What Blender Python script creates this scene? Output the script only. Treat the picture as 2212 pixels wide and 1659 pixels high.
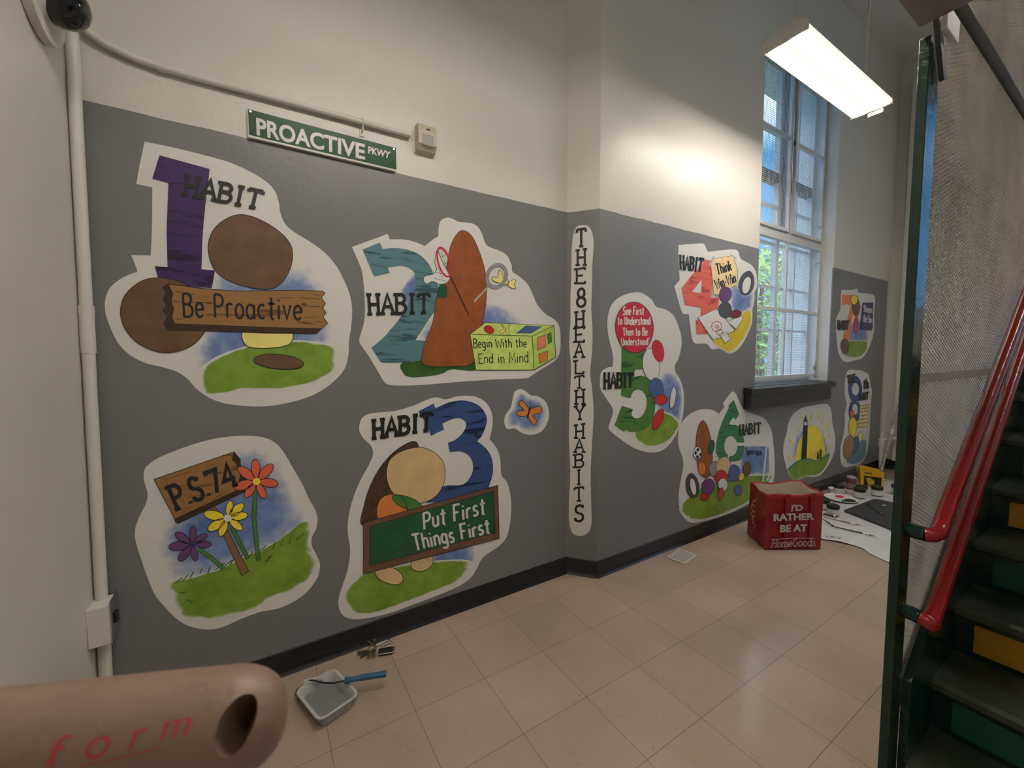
import bpy, bmesh, math, random
from mathutils import Vector, Matrix
from mathutils.geometry import tessellate_polygon
random.seed(7)
S = bpy.context.scene
COL = S.collection
for o in list(bpy.data.objects): bpy.data.objects.remove(o)

# ------------------------------------------------------------------ camera
F_PX, YAW, PITCH, ROLL, CAM_H = 879.67, 0.553086, 0.066784, -0.005578, 1.38
cy, sy, cp, sp = math.cos(YAW), math.sin(YAW), math.cos(PITCH), math.sin(PITCH)
FWD = Vector((sy*cp, cy*cp, -sp)); RT0 = Vector((cy, -sy, 0)); UP0 = RT0.cross(FWD)
RT = RT0*math.cos(ROLL) + UP0*math.sin(ROLL); UP = UP0*math.cos(ROLL) - RT0*math.sin(ROLL)
CAM = Vector((0, 0, CAM_H))
cd = bpy.data.cameras.new('camera'); cam = bpy.data.objects.new('camera', cd); COL.objects.link(cam)
cd.sensor_width = 36; cd.lens = F_PX/2212*36; cd.clip_start = .01
cd.dof.use_dof = True; cd.dof.focus_distance = 2.6; cd.dof.aperture_fstop = 9
cam.matrix_world = Matrix(((RT.x, UP.x, -FWD.x, 0), (RT.y, UP.y, -FWD.y, 0), (RT.z, UP.z, -FWD.z, CAM_H), (0, 0, 0, 1)))
S.camera = cam
# ------------------------------------------------------------------ world, exposure
SKY = 4.2
W = bpy.data.worlds.new('sky'); S.world = W; W.use_nodes = True
nt = W.node_tree; bg = nt.nodes['Background']
# summer sky: deep blue low down, bright thin cloud higher up
tcw = nt.nodes.new('ShaderNodeTexCoord'); spw = nt.nodes.new('ShaderNodeSeparateXYZ'); nt.links.new(tcw.outputs['Generated'], spw.inputs[0])
rw = nt.nodes.new('ShaderNodeValToRGB'); nt.links.new(spw.outputs[2], rw.inputs[0]); ew = rw.color_ramp.elements
ew[0].position = 0; ew[0].color = (.06, .18, .34, 1); ew[1].position = 1; ew[1].color = (.75, .9, 1.1, 1)
k_ = ew.new(.38); k_.color = (.03, .135, .28, 1); k_ = ew.new(.58); k_.color = (1.15, 1.22, 1.35, 1)
nt.links.new(rw.outputs[0], bg.inputs[0]); bg.inputs[1].default_value = SKY
vs = S.view_settings; vs.view_transform = 'Standard'; vs.look = 'None'; vs.gamma = 1; vs.exposure = 0.2
su = bpy.data.lights.new('sun', 'SUN'); su.energy = 4.5; su.angle = .01; su.color = (1, .95, .85); so = bpy.data.objects.new('sun', su); COL.objects.link(so); so.rotation_euler = Vector((.25, .5, -1)).to_track_quat('-Z', 'Y').to_euler()
LAMP = 1.0          # radiance of the lit fluorescent lenses
LAMP_COL = (1.0, .91, .81)

# ------------------------------------------------------------------ small tools
def lin(c):
    c /= 255.0
    return c/12.92 if c <= .04045 else ((c+.055)/1.055)**2.4
def C(r, g, b, k=1.0): return tuple(min(.92, lin(v)*k) for v in (r, g, b)) + (1,)
MATS = {}
def mat(name, col, rough=.5, metal=0, bump=0, bscale=40, vary=0, vscale=6, spec=.5, emit=None, coat=0):
    if name in MATS: return MATS[name]
    m = bpy.data.materials.new(name); m.use_nodes = True; n = m.node_tree; b = n.nodes['Principled BSDF']
    b.inputs['Base Color'].default_value = col; b.inputs['Roughness'].default_value = rough
    b.inputs['Metallic'].default_value = metal; b.inputs['Specular IOR Level'].default_value = spec
    b.inputs['Coat Weight'].default_value = coat
    if vary or bump:
        tc = n.nodes.new('ShaderNodeTexCoord')
    if vary:
        nz = n.nodes.new('ShaderNodeTexNoise'); nz.inputs['Scale'].default_value = vscale; nz.inputs['Detail'].default_value = 5
        n.links.new(tc.outputs['Object'], nz.inputs['Vector'])
        mr = n.nodes.new('ShaderNodeMapRange'); mr.inputs[1].default_value = .3; mr.inputs[2].default_value = .7
        mr.inputs[3].default_value = 1-vary; mr.inputs[4].default_value = 1+vary
        n.links.new(nz.outputs[0], mr.inputs[0])
        mx = n.nodes.new('ShaderNodeVectorMath'); mx.operation = 'SCALE'; mx.inputs[0].default_value = col[:3]
        n.links.new(mr.outputs[0], mx.inputs['Scale']); n.links.new(mx.outputs[0], b.inputs['Base Color'])
    if bump:
        nb = n.nodes.new('ShaderNodeTexNoise'); nb.inputs['Scale'].default_value = bscale; nb.inputs['Detail'].default_value = 4
        n.links.new(tc.outputs['Object'], nb.inputs['Vector'])
        bp = n.nodes.new('ShaderNodeBump'); bp.inputs['Strength'].default_value = bump; bp.inputs['Distance'].default_value = .01
        n.links.new(nb.outputs[0], bp.inputs['Height']); n.links.new(bp.outputs[0], b.inputs['Normal'])
    if emit:
        b.inputs['Emission Color'].default_value = tuple(emit[:3])+(1,); b.inputs['Emission Strength'].default_value = emit[3]
    MATS[name] = m; return m

def link(name, me, parent=None, loc=None):
    o = bpy.data.objects.new(name, me); COL.objects.link(o)
    if parent is not None: o.parent = parent
    if loc is not None: o.location = loc
    return o
def tag(o, label=None, cat=None, group=None, kind=None):
    if label: o['label'] = label
    if cat: o['category'] = cat
    if group: o['group'] = group
    if kind: o['kind'] = kind
    return o
def thing(name, label, cat, loc=(0, 0, 0), rz=0, group=None):
    o = bpy.data.objects.new(name, None); COL.objects.link(o); o.empty_display_size = .05
    o.location = loc; o.rotation_euler = (0, 0, rz); return tag(o, label, cat, group)
class MB:
    """collects shapes for ONE mesh object"""
    def __init__(s): s.b = bmesh.new()
    def quad(s, *p):
        return s.b.faces.new([s.b.verts.new(v) for v in p])
    def box(s, x0, x1, y0, y1, z0, z1, M=None, bev=0):
        r = bmesh.ops.create_cube(s.b, size=1)['verts']
        T = Matrix.Translation(((x0+x1)/2, (y0+y1)/2, (z0+z1)/2)) @ Matrix.Diagonal((abs(x1-x0), abs(y1-y0), abs(z1-z0), 1))
        bmesh.ops.transform(s.b, matrix=T, verts=r)
        if bev:
            es = list({e for v in r for e in v.link_edges})
            r2 = bmesh.ops.bevel(s.b, geom=es, offset=bev, segments=2, affect='EDGES', profile=.5)
            r = list({v for f in r2['faces'] for v in f.verts} | {v for v in r if v.is_valid})
        if M is not None: bmesh.ops.transform(s.b, matrix=M, verts=r)
        return s
    def cyl(s, a, b, r0, r1=None, n=16, caps=True):
        a, b = Vector(a), Vector(b); d = b-a; r1 = r0 if r1 is None else r1
        M = Matrix.Translation((a+b)/2) @ d.to_track_quat('Z', 'Y').to_matrix().to_4x4()
        bmesh.ops.create_cone(s.b, cap_ends=caps, segments=n, radius1=r0, radius2=r1, depth=d.length, matrix=M); return s
    def sphere(s, c, r, sc=(1, 1, 1), u=16, v=10, M=None):
        T = Matrix.Translation(c) @ (M or Matrix()) @ Matrix.Diagonal((*sc, 1))
        bmesh.ops.create_uvsphere(s.b, u_segments=u, v_segments=v, radius=r, matrix=T); return s
    def tube(s, pts, r, n=12, closed=False):
        pts = [Vector(p) for p in pts]; N = len(pts); rings = []; up = None
        for i, p in enumerate(pts):
            if closed: d = pts[(i+1) % N]-pts[i-1]
            else: d = pts[min(i+1, N-1)]-pts[max(i-1, 0)]
            d.normalize()
            if up is None:
                up = d.orthogonal().normalized()
            up = (up-d*up.dot(d)).normalized(); sd = d.cross(up)
            rr = r[i] if isinstance(r, (list, tuple)) else r
            rings.append([s.b.verts.new(p+(up*math.cos(t)+sd*math.sin(t))*rr) for t in [2*math.pi*k/n for k in range(n)]])
        for i in range(N if closed else N-1):
            A, B = rings[i], rings[(i+1) % N]
            for k in range(n): s.b.faces.new((A[k], A[(k+1) % n], B[(k+1) % n], B[k]))
        if not closed:
            s.b.faces.new(rings[0][::-1]); s.b.faces.new(rings[-1])
        return s
    def lathe(s, prof, c=(0, 0, 0), n=24):
        rings = []
        for r, z in prof:
            rings.append([s.b.verts.new((c[0]+r*math.cos(2*math.pi*k/n), c[1]+r*math.sin(2*math.pi*k/n), c[2]+z)) for k in range(n)])
        for A, B in zip(rings, rings[1:]):
            for k in range(n): s.b.faces.new((A[k], A[(k+1) % n], B[(k+1) % n], B[k]))
        s.b.faces.new(rings[0][::-1]); s.b.faces.new(rings[-1]); return s
    def prism(s, pts, d):
        """closed loop of 3-D points pushed along d"""
        d = Vector(d); a = [s.b.verts.new(p) for p in pts]; b = [s.b.verts.new(Vector(p)+d) for p in pts]; n = len(a)
        s.b.faces.new(a[::-1]); s.b.faces.new(b)
        for i in range(n): s.b.faces.new((a[i], a[(i+1) % n], b[(i+1) % n], b[i]))
        return s
    def build(s, name, m, parent=None, smooth=False, kind=None):
        bmesh.ops.recalc_face_normals(s.b, faces=s.b.faces[:])
        me = bpy.data.meshes.new(name); s.b.to_mesh(me); s.b.free(); me.materials.append(m)
        if smooth:
            for p in me.polygons: p.use_smooth = True
            try: me.set_sharp_from_angle(angle=math.radians(40))
            except Exception: pass
        o = link(name, me, parent)
        if kind: o['kind'] = kind
        return o
def copy_tree(o, parent=None):
    c = o.copy(); COL.objects.link(c)
    if parent is not None: c.parent = parent
    for ch in list(o.children): copy_tree(ch, c)
    return c
def arc3(c, r, u, v, a0, a1, n=8):
    c, u, v = Vector(c), Vector(u), Vector(v)
    return [c+(u*math.cos(t)+v*math.sin(t))*r for t in [math.radians(a0+(a1-a0)*i/n) for i in range(n+1)]]

# a pixel of the photograph, as a point on a real plane of the room
def ray(px, py): return RT*((px-1106)/F_PX) - UP*((py-829.5)/F_PX) + FWD
def hit(px, py, pl):
    p, n = pl; d = ray(px, py); return CAM + d*((p-CAM).dot(n)/d.dot(n))
Y1, Y2, WX0, WX1 = 1.97, 1.82, 3.50, 4.89      # the two mural walls; the window opening
CA, CB = Vector((1.615, Y1, 0)), Vector((1.737, Y2, 0))   # chamfer between them
PL1 = (Vector((0, Y1, 0)), Vector((0, -1, 0)))
PL2 = (Vector((0, Y2, 0)), Vector((0, -1, 0)))
cdir = (CB-CA).normalized()
PLC = (CA, Vector((cdir.y, -cdir.x, 0)))
FLOOR = (Vector((0, 0, 0)), Vector((0, 0, 1)))

# ------------------------------------------------------------------ room materials
def wall_mat(name, wains, ylim=None):
    m = bpy.data.materials.new(name); m.use_nodes = True; n = m.node_tree; b = n.nodes['Principled BSDF']; L = n.links
    def nd(t, **k):
        x = n.nodes.new(t)
        for a, v in k.items(): setattr(x, a, v)
        return x
    g = nd('ShaderNodeNewGeometry'); sep = nd('ShaderNodeSeparateXYZ'); L.new(g.outputs['Position'], sep.inputs[0])
    nz = nd('ShaderNodeTexNoise'); nz.inputs['Scale'].default_value = 1.3; nz.inputs['Detail'].default_value = 6; L.new(g.outputs['Position'], nz.inputs['Vector'])
    def tint(c, a):
        mr = nd('ShaderNodeMapRange'); mr.inputs[1].default_value = .3; mr.inputs[2].default_value = .7; mr.inputs[3].default_value = 1-a; mr.inputs[4].default_value = 1+a
        L.new(nz.outputs[0], mr.inputs[0]); v = nd('ShaderNodeVectorMath', operation='SCALE'); v.inputs[0].default_value = c[:3]
        L.new(mr.outputs[0], v.inputs['Scale']); return v.outputs[0]
    white = tint((.64, .625, .585), .03)
    if wains:
        grey = tint((.19, .192, .203), .05)
        jag = nd('ShaderNodeTexNoise'); jag.inputs['Scale'].default_value = 9; L.new(g.outputs['Position'], jag.inputs['Vector'])
        ad = nd('ShaderNodeMath', operation='MULTIPLY_ADD'); ad.inputs[1].default_value = .008; L.new(jag.outputs[0], ad.inputs[0]); L.new(sep.outputs[2], ad.inputs[2])
        lt = nd('ShaderNodeMath', operation='LESS_THAN'); lt.inputs[1].default_value = 2.252; L.new(ad.outputs[0], lt.inputs[0])
        fac = lt.outputs[0]
        if ylim:
            l2 = nd('ShaderNodeMath', operation='LESS_THAN'); l2.inputs[1].default_value = ylim; L.new(sep.outputs[1], l2.inputs[0])
            l3 = nd('ShaderNodeMath', operation='LESS_THAN'); l3.inputs[1].default_value = 6.37; L.new(sep.outputs[0], l3.inputs[0])
            mu = nd('ShaderNodeMath', operation='MULTIPLY'); L.new(lt.outputs[0], mu.inputs[0]); L.new(l2.outputs[0], mu.inputs[1])
            m2 = nd('ShaderNodeMath', operation='MULTIPLY'); L.new(mu.outputs[0], m2.inputs[0]); L.new(l3.outputs[0], m2.inputs[1]); fac = m2.outputs[0]
        mx = nd('ShaderNodeMix', data_type='RGBA'); L.new(fac, mx.inputs[0]); L.new(white, mx.inputs[6]); L.new(grey, mx.inputs[7]); L.new(mx.outputs[2], b.inputs['Base Color'])
    else: L.new(white, b.inputs['Base Color'])
    b.inputs['Roughness'].default_value = .34; b.inputs['Specular IOR Level'].default_value = .45
    bn = nd('ShaderNodeTexNoise'); bn.inputs['Scale'].default_value = 55; bn.inputs['Detail'].default_value = 5; L.new(g.outputs['Position'], bn.inputs['Vector'])
    bp = nd('ShaderNodeBump'); bp.inputs['Strength'].default_value = .16; bp.inputs['Distance'].default_value = .006
    L.new(bn.outputs[0], bp.inputs['Height']); L.new(bp.outputs[0], b.inputs['Normal'])
    return m
M_W1 = wall_mat('painted wall with grey dado', True)
M_W2 = wall_mat('window wall with grey dado', True, 1.83)
M_WHITE = wall_mat('white painted wall', False)
def floor_mat():
    m = bpy.data.materials.new('vinyl composition tile'); m.use_nodes = True; n = m.node_tree; b = n.nodes['Principled BSDF']; L = n.links
    g = n.nodes.new('ShaderNodeNewGeometry')
    mp = n.nodes.new('ShaderNodeVectorMath'); mp.operation = 'SUBTRACT'; mp.inputs[1].default_value = (1.3786-.305*20, 1.1766-.305*20, 0); L.new(g.outputs['Position'], mp.inputs[0])
    br = n.nodes.new('ShaderNodeTexBrick'); br.offset = 0; br.inputs['Scale'].default_value = 1; br.inputs['Brick Width'].default_value = .305; br.inputs['Row Height'].default_value = .305
    br.inputs['Mortar Size'].default_value = .0011; br.inputs['Mortar Smooth'].default_value = .2
    br.inputs['Color1'].default_value = (.41, .315, .25, 1); br.inputs['Color2'].default_value = (.365, .29, .228, 1); br.inputs['Mortar'].default_value = (.15, .115, .09, 1)
    L.new(mp.outputs[0], br.inputs['Vector'])
    nz = n.nodes.new('ShaderNodeTexNoise'); nz.inputs['Scale'].default_value = 2.2; nz.inputs['Detail'].default_value = 7; L.new(g.outputs['Position'], nz.inputs['Vector'])
    mr = n.nodes.new('ShaderNodeMapRange'); mr.inputs[1].default_value = .3; mr.inputs[2].default_value = .7; mr.inputs[3].default_value = .9; mr.inputs[4].default_value = 1.08; L.new(nz.outputs[0], mr.inputs[0])
    sc = n.nodes.new('ShaderNodeVectorMath'); sc.operation = 'SCALE'; L.new(br.outputs[0], sc.inputs[0]); L.new(mr.outputs[0], sc.inputs['Scale'])
    # mottled chips of the tile
    st = n.nodes.new('ShaderNodeMapping'); st.inputs['Scale'].default_value = (1, 1.9, 1); st.inputs['Rotation'].default_value = (0, 0, .5); L.new(g.outputs['Position'], st.inputs[0])
    n2 = n.nodes.new('ShaderNodeTexNoise'); n2.inputs['Scale'].default_value = 75; n2.inputs['Detail'].default_value = 3; L.new(st.outputs[0], n2.inputs['Vector'])
    r2 = n.nodes.new('ShaderNodeMapRange'); r2.inputs[1].default_value = .66; r2.inputs[2].default_value = .72; r2.inputs[3].default_value = 0; r2.inputs[4].default_value = .75; L.new(n2.outputs[0], r2.inputs[0])
    mx = n.nodes.new('ShaderNodeMix'); mx.data_type = 'RGBA'; L.new(r2.outputs[0], mx.inputs[0]); L.new(sc.outputs[0], mx.inputs[6]); mx.inputs[7].default_value = (.12, .085, .06, 1)
    n3 = n.nodes.new('ShaderNodeTexNoise'); n3.inputs['Scale'].default_value = 34; n3.inputs['Detail'].default_value = 2; L.new(st.outputs[0], n3.inputs['Vector'])
    r3 = n.nodes.new('ShaderNodeMapRange'); r3.inputs[1].default_value = .68; r3.inputs[2].default_value = .72; r3.inputs[3].default_value = 0; r3.inputs[4].default_value = .35; L.new(n3.outputs[0], r3.inputs[0])
    m3 = n.nodes.new('ShaderNodeMix'); m3.data_type = 'RGBA'; L.new(r3.outputs[0], m3.inputs[0]); L.new(mx.outputs[2], m3.inputs[6]); m3.inputs[7].default_value = (.47, .41, .34, 1)
    L.new(m3.outputs[2], b.inputs['Base Color'])
    b.inputs['Roughness'].default_value = .14; b.inputs['Specular IOR Level'].default_value = .45
    bp = n.nodes.new('ShaderNodeBump'); bp.inputs['Strength'].default_value = .04; bp.inputs['Distance'].default_value = .01; L.new(nz.outputs[0], bp.inputs['Height']); L.new(bp.outputs[0], b.inputs['Normal'])
    return m
M_FLOOR = floor_mat()
M_BASE = mat('black vinyl base', (.012, .012, .013, 1), .28, bump=.25, bscale=14)
M_TRIMW = mat('white gloss paint', (.66, .645, .60, 1), .35, bump=.1, bscale=30)
M_INK = mat('black paint', (.012, .016, .016, 1), .45)
M_CEIL = mat('ceiling paint', (.62, .61, .58, 1), .6)

# ------------------------------------------------------------------ room shell
CEIL = 4.7; XL, XF, YB = -.50, 6.43, -2.6
def struct(mb, name, m): return tag(mb.build(name, m), kind='structure')
struct(MB().box(-.75, XF+.2, YB-.2, Y1+.2, -.12, 0), 'floor', M_FLOOR)
struct(MB().box(-.75, XF+.2, YB-.2, 2.4, CEIL, CEIL+.12), 'ceiling', M_CEIL)
def xl(z): return -.537+.0165*z      # the left wall leans a little
mb = MB(); mb.prism([(-.75, YB-.2, 0), (xl(0), YB-.2, 0), (xl(CEIL), YB-.2, CEIL), (-.75, YB-.2, CEIL)], (0, 2.2-YB+.2, 0)); struct(mb, 'wall_left', M_WHITE)
struct(MB().box(-.7, CA.x, Y1, Y1+.2, 0, CEIL), 'wall_back', M_W1)
mb = MB(); mb.prism([(CA.x, Y1, 0), (CB.x, Y2, 0), (CB.x, Y1+.2, 0), (CA.x, Y1+.2, 0)], (0, 0, CEIL)); struct(mb, 'wall_chamfer', M_W1)
mb = MB(); YO = 2.30; SZ, HZ = 1.115, 4.0
mb.box(CB.x, WX0, Y2, YO, 0, CEIL); mb.box(WX1, XF+.2, Y2, YO, 0, CEIL); mb.box(WX0, WX1, Y2, YO, 0, SZ); mb.box(WX0, WX1, Y2, YO, HZ, CEIL)
struct(mb, 'wall_window', M_W2)
# far end wall with its own window beside the stairs
mb = MB(); fy0, fy1, fz0, fz1 = -2.3, -.45, 1.9, 4.2
mb.box(XF, XF+.2, fy1, Y2, 0, CEIL); mb.box(XF, XF+.2, YB-.2, fy0, 0, CEIL); mb.box(XF, XF+.2, fy0, fy1, 0, fz0); mb.box(XF, XF+.2, fy0, fy1, fz1, CEIL)
struct(mb, 'wall_far', M_WHITE)
struct(MB().box(-.75, XF+.2, YB-.2, YB, 0, CEIL), 'wall_near', M_WHITE)
# cove base
def cove(name, a, b, nrm, h=.103, t=.006):
    a, b, nrm = Vector(a), Vector(b), Vector(nrm).normalized()
    prof = [(0, 0), (.02, 0), (.016, .005), (.010, .014), (t, .03), (t, h-.003), (t-.002, h), (0, h)]
    m = MB(); m.prism([a+nrm*q[0]+Vector((0, 0, q[1])) for q in prof], b-a); return struct(m, name, M_BASE)
cove('baseboard_back', (-.535, Y1, 0), (CA.x+.002, Y1, 0), (0, -1, 0))
cove('baseboard_chamfer', CA, CB, PLC[1])
cove('baseboard_window', (CB.x-.003, Y2, 0), (XF, Y2, 0), (0, -1, 0))
cove('baseboard_far', (XF, Y2, 0), (XF, .6, 0), (-1, 0, 0), h=.12)
struct(MB().box(XF-.07, XF, 1.40, 1.70, .12, 4.45, bev=.006), 'trim_1', M_TRIMW)

# ------------------------------------------------------------------ window in the mural wall
M_SASH = mat('white sash paint', (.55, .56, .57, 1), .4)
M_GUARD = mat('painted steel guard', (.60, .61, .62, 1), .42)
M_WIRE = mat('guard wire', (.62, .63, .66, 1), .4)
M_DARK = mat('dark sash paint', (.05, .055, .065, 1), .4)
def glass_mat():
    m = bpy.data.materials.new('window glass'); m.use_nodes = True; n = m.node_tree; n.nodes.clear()
    o = n.nodes.new('ShaderNodeOutputMaterial'); t = n.nodes.new('ShaderNodeBsdfTransparent'); t.inputs[0].default_value = (.93, .96, .97, 1)
    g = n.nodes.new('ShaderNodeBsdfGlossy'); g.inputs['Roughness'].default_value = .02
    x = n.nodes.new('ShaderNodeMixShader'); x.inputs[0].default_value = .07; n.links.new(t.outputs[0], x.inputs[1]); n.links.new(g.outputs[0], x.inputs[2]); n.links.new(x.outputs[0], o.inputs[0]); return m
M_GLASS = glass_mat()
win = bpy.data.objects.new('window_1', None); COL.objects.link(win); win.location = (WX0, 2.03, SZ); tag(win, kind='structure')
def wpart(mb, name, m, kind=None):
    o = mb.build(name, m, win); o.matrix_parent_inverse = Matrix.Translation(-win.location); return o
ys0, ys1 = 2.01, 2.06; ZM = 2.62
mb = MB()
for x in (WX0, WX1-.05): mb.box(x, x+.05, ys0, ys1, SZ, HZ)
for z in (SZ, HZ-.05): mb.box(WX0, WX1, ys0+.001, ys1-.001, z, z+.06)
mb.box(4.17, 4.22, ys0+.002, ys1-.002, SZ+.01, HZ-.01)
wpart(mb, 'window_frame', M_SASH)
mb = MB(); mb.box(WX0, WX1, ys0+.002, ys1+.02, 2.98, 3.06); wpart(mb, 'meeting_rail', M_DARK)
mb = MB()
for x in (3.86, 4.55): mb.box(x-.012, x+.012, ys0+.01, ys1-.01, SZ, HZ)
for z in (1.62, 2.02, 2.42, 2.76, 3.42): mb.box(WX0, WX1, ys0+.0115, ys1-.0115, z-.012, z+.012)
wpart(mb, 'muntins', M_SASH)
wpart(MB().box(WX0+.04, WX1-.04, 2.032, 2.036, SZ+.04, HZ-.04), 'window_pane', M_GLASS)
# the ledge below it
M_LEDGE = mat('black ledge paint', (.016, .017, .02, 1), .3, bump=.2, bscale=12)
mb = MB(); mb.prism([(3.335, Y2, SZ+.004), (3.335, 1.752, SZ-.006), (3.335, 1.752, SZ-.052), (3.335, Y2, SZ-.052)], (1.56, 0, 0))
mb.box(WX0, WX1, Y2-.002, 2.012, SZ-.03, SZ+.006)
mb.box(3.342, 4.815, 1.762, Y2, .945, SZ-.052, bev=.003)
struct(mb, 'trim_2', M_LEDGE)
# steel mesh guards
def guard(name, label, x0, x1, z0, z1, vbars, hbars, y=1.94, fw=.028, mt=M_GUARD):
    t = thing(name, label, 'window guard', ((x0+x1)/2, y, z0), group='mesh guards over the window')
    ox, oz = (x0+x1)/2, z0
    m = MB()
    for x in (x0, x1-fw): m.box(x-ox, x+fw-ox, -.012, .012, 0, z1-oz)
    for z in (z0, z1-fw): m.box(x0+.001-ox, x1-.001-ox, -.0125, .0125, z+.0005-oz, z+fw-.0005-oz)
    for x in vbars: m.box(x-.012-ox, x+.012-ox, -.011, .011, fw, z1-oz-fw)
    for z in hbars: m.box(x0-ox, x1-ox, -.0115, .0115, z-.014-oz, z+.014-oz)
    m.build('guard_frame', mt, t)
    m = MB(); w = .0013; x = x0+.02
    while x < x1: m.box(x-w-ox, x+w-ox, -.0012, .0008, .005, z1-oz-.005); x += .024
    z = z0+.01
    while z < z1: m.box(x0+.005-ox, x1-.005-ox, .0006, .0028, z-w-oz, z+w-oz); z += .0165
    m.build('wire_mesh', M_WIRE, t, kind=None)
    return t
guard('window_guard', 'wide lower mesh guard over the window, with a brass padlock', WX0+.005, WX1-.005, SZ+.05, 2.455, [4.205], [1.80])
guard('window_guard', 'upper left mesh guard over the window, behind the hanging lamp', WX0+.005, 4.215, 2.515, HZ-.01, [], [3.35])
guard('window_guard', 'upper right mesh guard over the window, next to the white jamb', 4.285, WX1-.005, 2.515, HZ-.01, [], [3.33])
struct(MB().box(4.215, 4.285, 1.955, 2.01, 2.5, HZ), 'trim_3', M_DARK)
struct(MB().box(WX0, WX1, 1.945, 2.01, 2.45, 2.52), 'trim_4', M_GUARD)
M_BRASS = mat('padlock brass', (.42, .36, .2, 1), .3, metal=.9)
M_STEEL = mat('bright steel', (.62, .62, .62, 1), .25, metal=1)
t = thing('padlock', 'brass padlock on the lower window guard', 'padlock', (4.815, 1.915, 1.27))
MB().box(-.019, .019, -.009, .009, -.045, 0, bev=.004).build('lock_body', M_BRASS, t)
MB().tube([(-.012, 0, -.005), (-.012, 0, .02)]+arc3((0, 0, .02), .012, (-1, 0, 0), (0, 0, 1), 0, 180)+[(.012, 0, -.005)], .003, 8).build('shackle', M_STEEL, t, smooth=True)
for px, py, lb in ((1770, 490, 'upper steel latch on the right edge of the window guards'), (1763, 570, 'lower steel latch on the right edge of the window guards')):
    h = hit(px, py, (Vector((0, 1.922, 0)), Vector((0, 1, 0))))
    t = thing('latch', lb, 'latch', (h.x, 1.926, h.z), group='window guard latches')
    MB().box(-.03, .03, -.006, 0, -.012, .012, bev=.003).build('hasp', M_GUARD, t)
    MB().tube([(-.01, -.006, 0), (-.01, -.03, .004), (.012, -.03, .004), (.012, -.006, 0)], .004, 8).build('staple', M_STEEL, t, smooth=True)
# window beside the stairs
w2 = bpy.data.objects.new('window_2', None); COL.objects.link(w2); w2.location = (XF+.1, fy0, fz0); tag(w2, kind='structure')
mb = MB()
for y in (0, .9, fy1-fy0-.05): mb.box(-.03, .03, y, y+.05, 0, fz1-fz0)
for z in (0, 1.1, fz1-fz0-.05): mb.box(-.029, .029, .001, fy1-fy0-.001, z, z+.05)
mb.build('window_frame', M_SASH, w2); MB().box(-.003, .003, .03, fy1-fy0-.03, .03, fz1-fz0-.03).build('window_pane', M_GLASS, w2)

# ------------------------------------------------------------------ trees outside
M_LEAF = [mat('leaf %d' % i, c, .5, vary=.35, vscale=3) for i, c in enumerate([(.16, .33, .04, 1), (.26, .4, .06, 1), (.09, .2, .05, 1)])]
M_BARK = mat('bark', (.09, .06, .04, 1), .8, bump=.5, bscale=20)
def tree(x, y, zb, h, r, mi, label):
    t = thing('tree', label, 'tree', (x, y, zb), group='trees outside the window')
    MB().tube([(0, 0, 0), (.05, .03, h*.3), (-.04, .05, h*.6), (0, 0, h*.8)], [.14, .11, .08, .04], 10).build('trunk', M_BARK, t, smooth=True)
    m = MB(); rnd = random.Random(int(x*10))
    for i in range(2600):
        u, v, w = rnd.gauss(0, 1), rnd.gauss(0, 1), rnd.gauss(0, 1); L = math.sqrt(u*u+v*v+w*w); k = rnd.uniform(.55, 1)**.6
        p = Vector((u/L*r*k, v/L*r*k, h*.55+w/L*h*.45*k)); a = Vector((rnd.uniform(-1, 1), rnd.uniform(-1, 1), rnd.uniform(-1, .3))).normalized()*.13
        b = a.orthogonal().normalized()*.05
        m.quad(p-a, p+b, p+a, p-b)
    m.build('foliage', M_LEAF[mi], t)
tree(10.2, 5.2, -.2, 4.0, 1.5, 0, 'bushy green tree seen low through the window, nearest the glass')
tree(14.5, 7.0, -.2, 5.2, 2.2, 1, 'yellow-green taller tree farther out beyond the window')
mb = MB(); mb.box(3, 30, 2.4, 30, -.3, -.2); tag(mb.build('ground', mat('lawn', (.07, .12, .04, 1), .8, vary=.3)), kind='structure')
# ------------------------------------------------------------------ hanging fluorescent lamps
M_HOUS = mat('lamp housing enamel', (.62, .6, .56, 1), .4)
M_ROD = mat('lamp rod', (.5, .46, .4, 1), .45)
def lens_mat():
    m = bpy.data.materials.new('lit acrylic lens'); m.use_nodes = True; n = m.node_tree; b = n.nodes['Principled BSDF']; L = n.links
    tc = n.nodes.new('ShaderNodeTexCoord'); sp = n.nodes.new('ShaderNodeSeparateXYZ'); L.new(tc.outputs['Object'], sp.inputs[0])
    ab = n.nodes.new('ShaderNodeMath'); ab.operation = 'ABSOLUTE'; L.new(sp.outputs[1], ab.inputs[0])
    cr = n.nodes.new('ShaderNodeValToRGB'); e = cr.color_ramp.elements            # the two tubes behind the lens
    e[0].position = 0; e[0].color = (1.3, 1.15, .8, 1); e[1].position = 1; e[1].color = (1.0, .93, .8, 1)
    for p, c in ((.22, (1.6, 1.4, 1.05, 1)), (.36, (60, 60, 58, 1)), (.60, (60, 60, 58, 1)), (.74, (1.4, 1.3, 1.1, 1))): k = e.new(p); k.color = c
    sc = n.nodes.new('ShaderNodeMath'); sc.operation = 'MULTIPLY'; sc.inputs[1].default_value = 1/.115; L.new(ab.outputs[0], sc.inputs[0]); L.new(sc.outputs[0], cr.inputs[0])
    ml = n.nodes.new('ShaderNodeMix'); ml.data_type = 'RGBA'; ml.blend_type = 'MULTIPLY'; ml.inputs[0].default_value = 1; L.new(cr.outputs[0], ml.inputs[6]); ml.inputs[7].default_value = (*LAMP_COL, 1)
    L.new(ml.outputs[2], b.inputs['Emission Color']); b.inputs['Emission Strength'].default_value = LAMP
    b.inputs['Base Color'].default_value = (.7, .66, .58, 1); return m
M_LENS = lens_mat()
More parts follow.
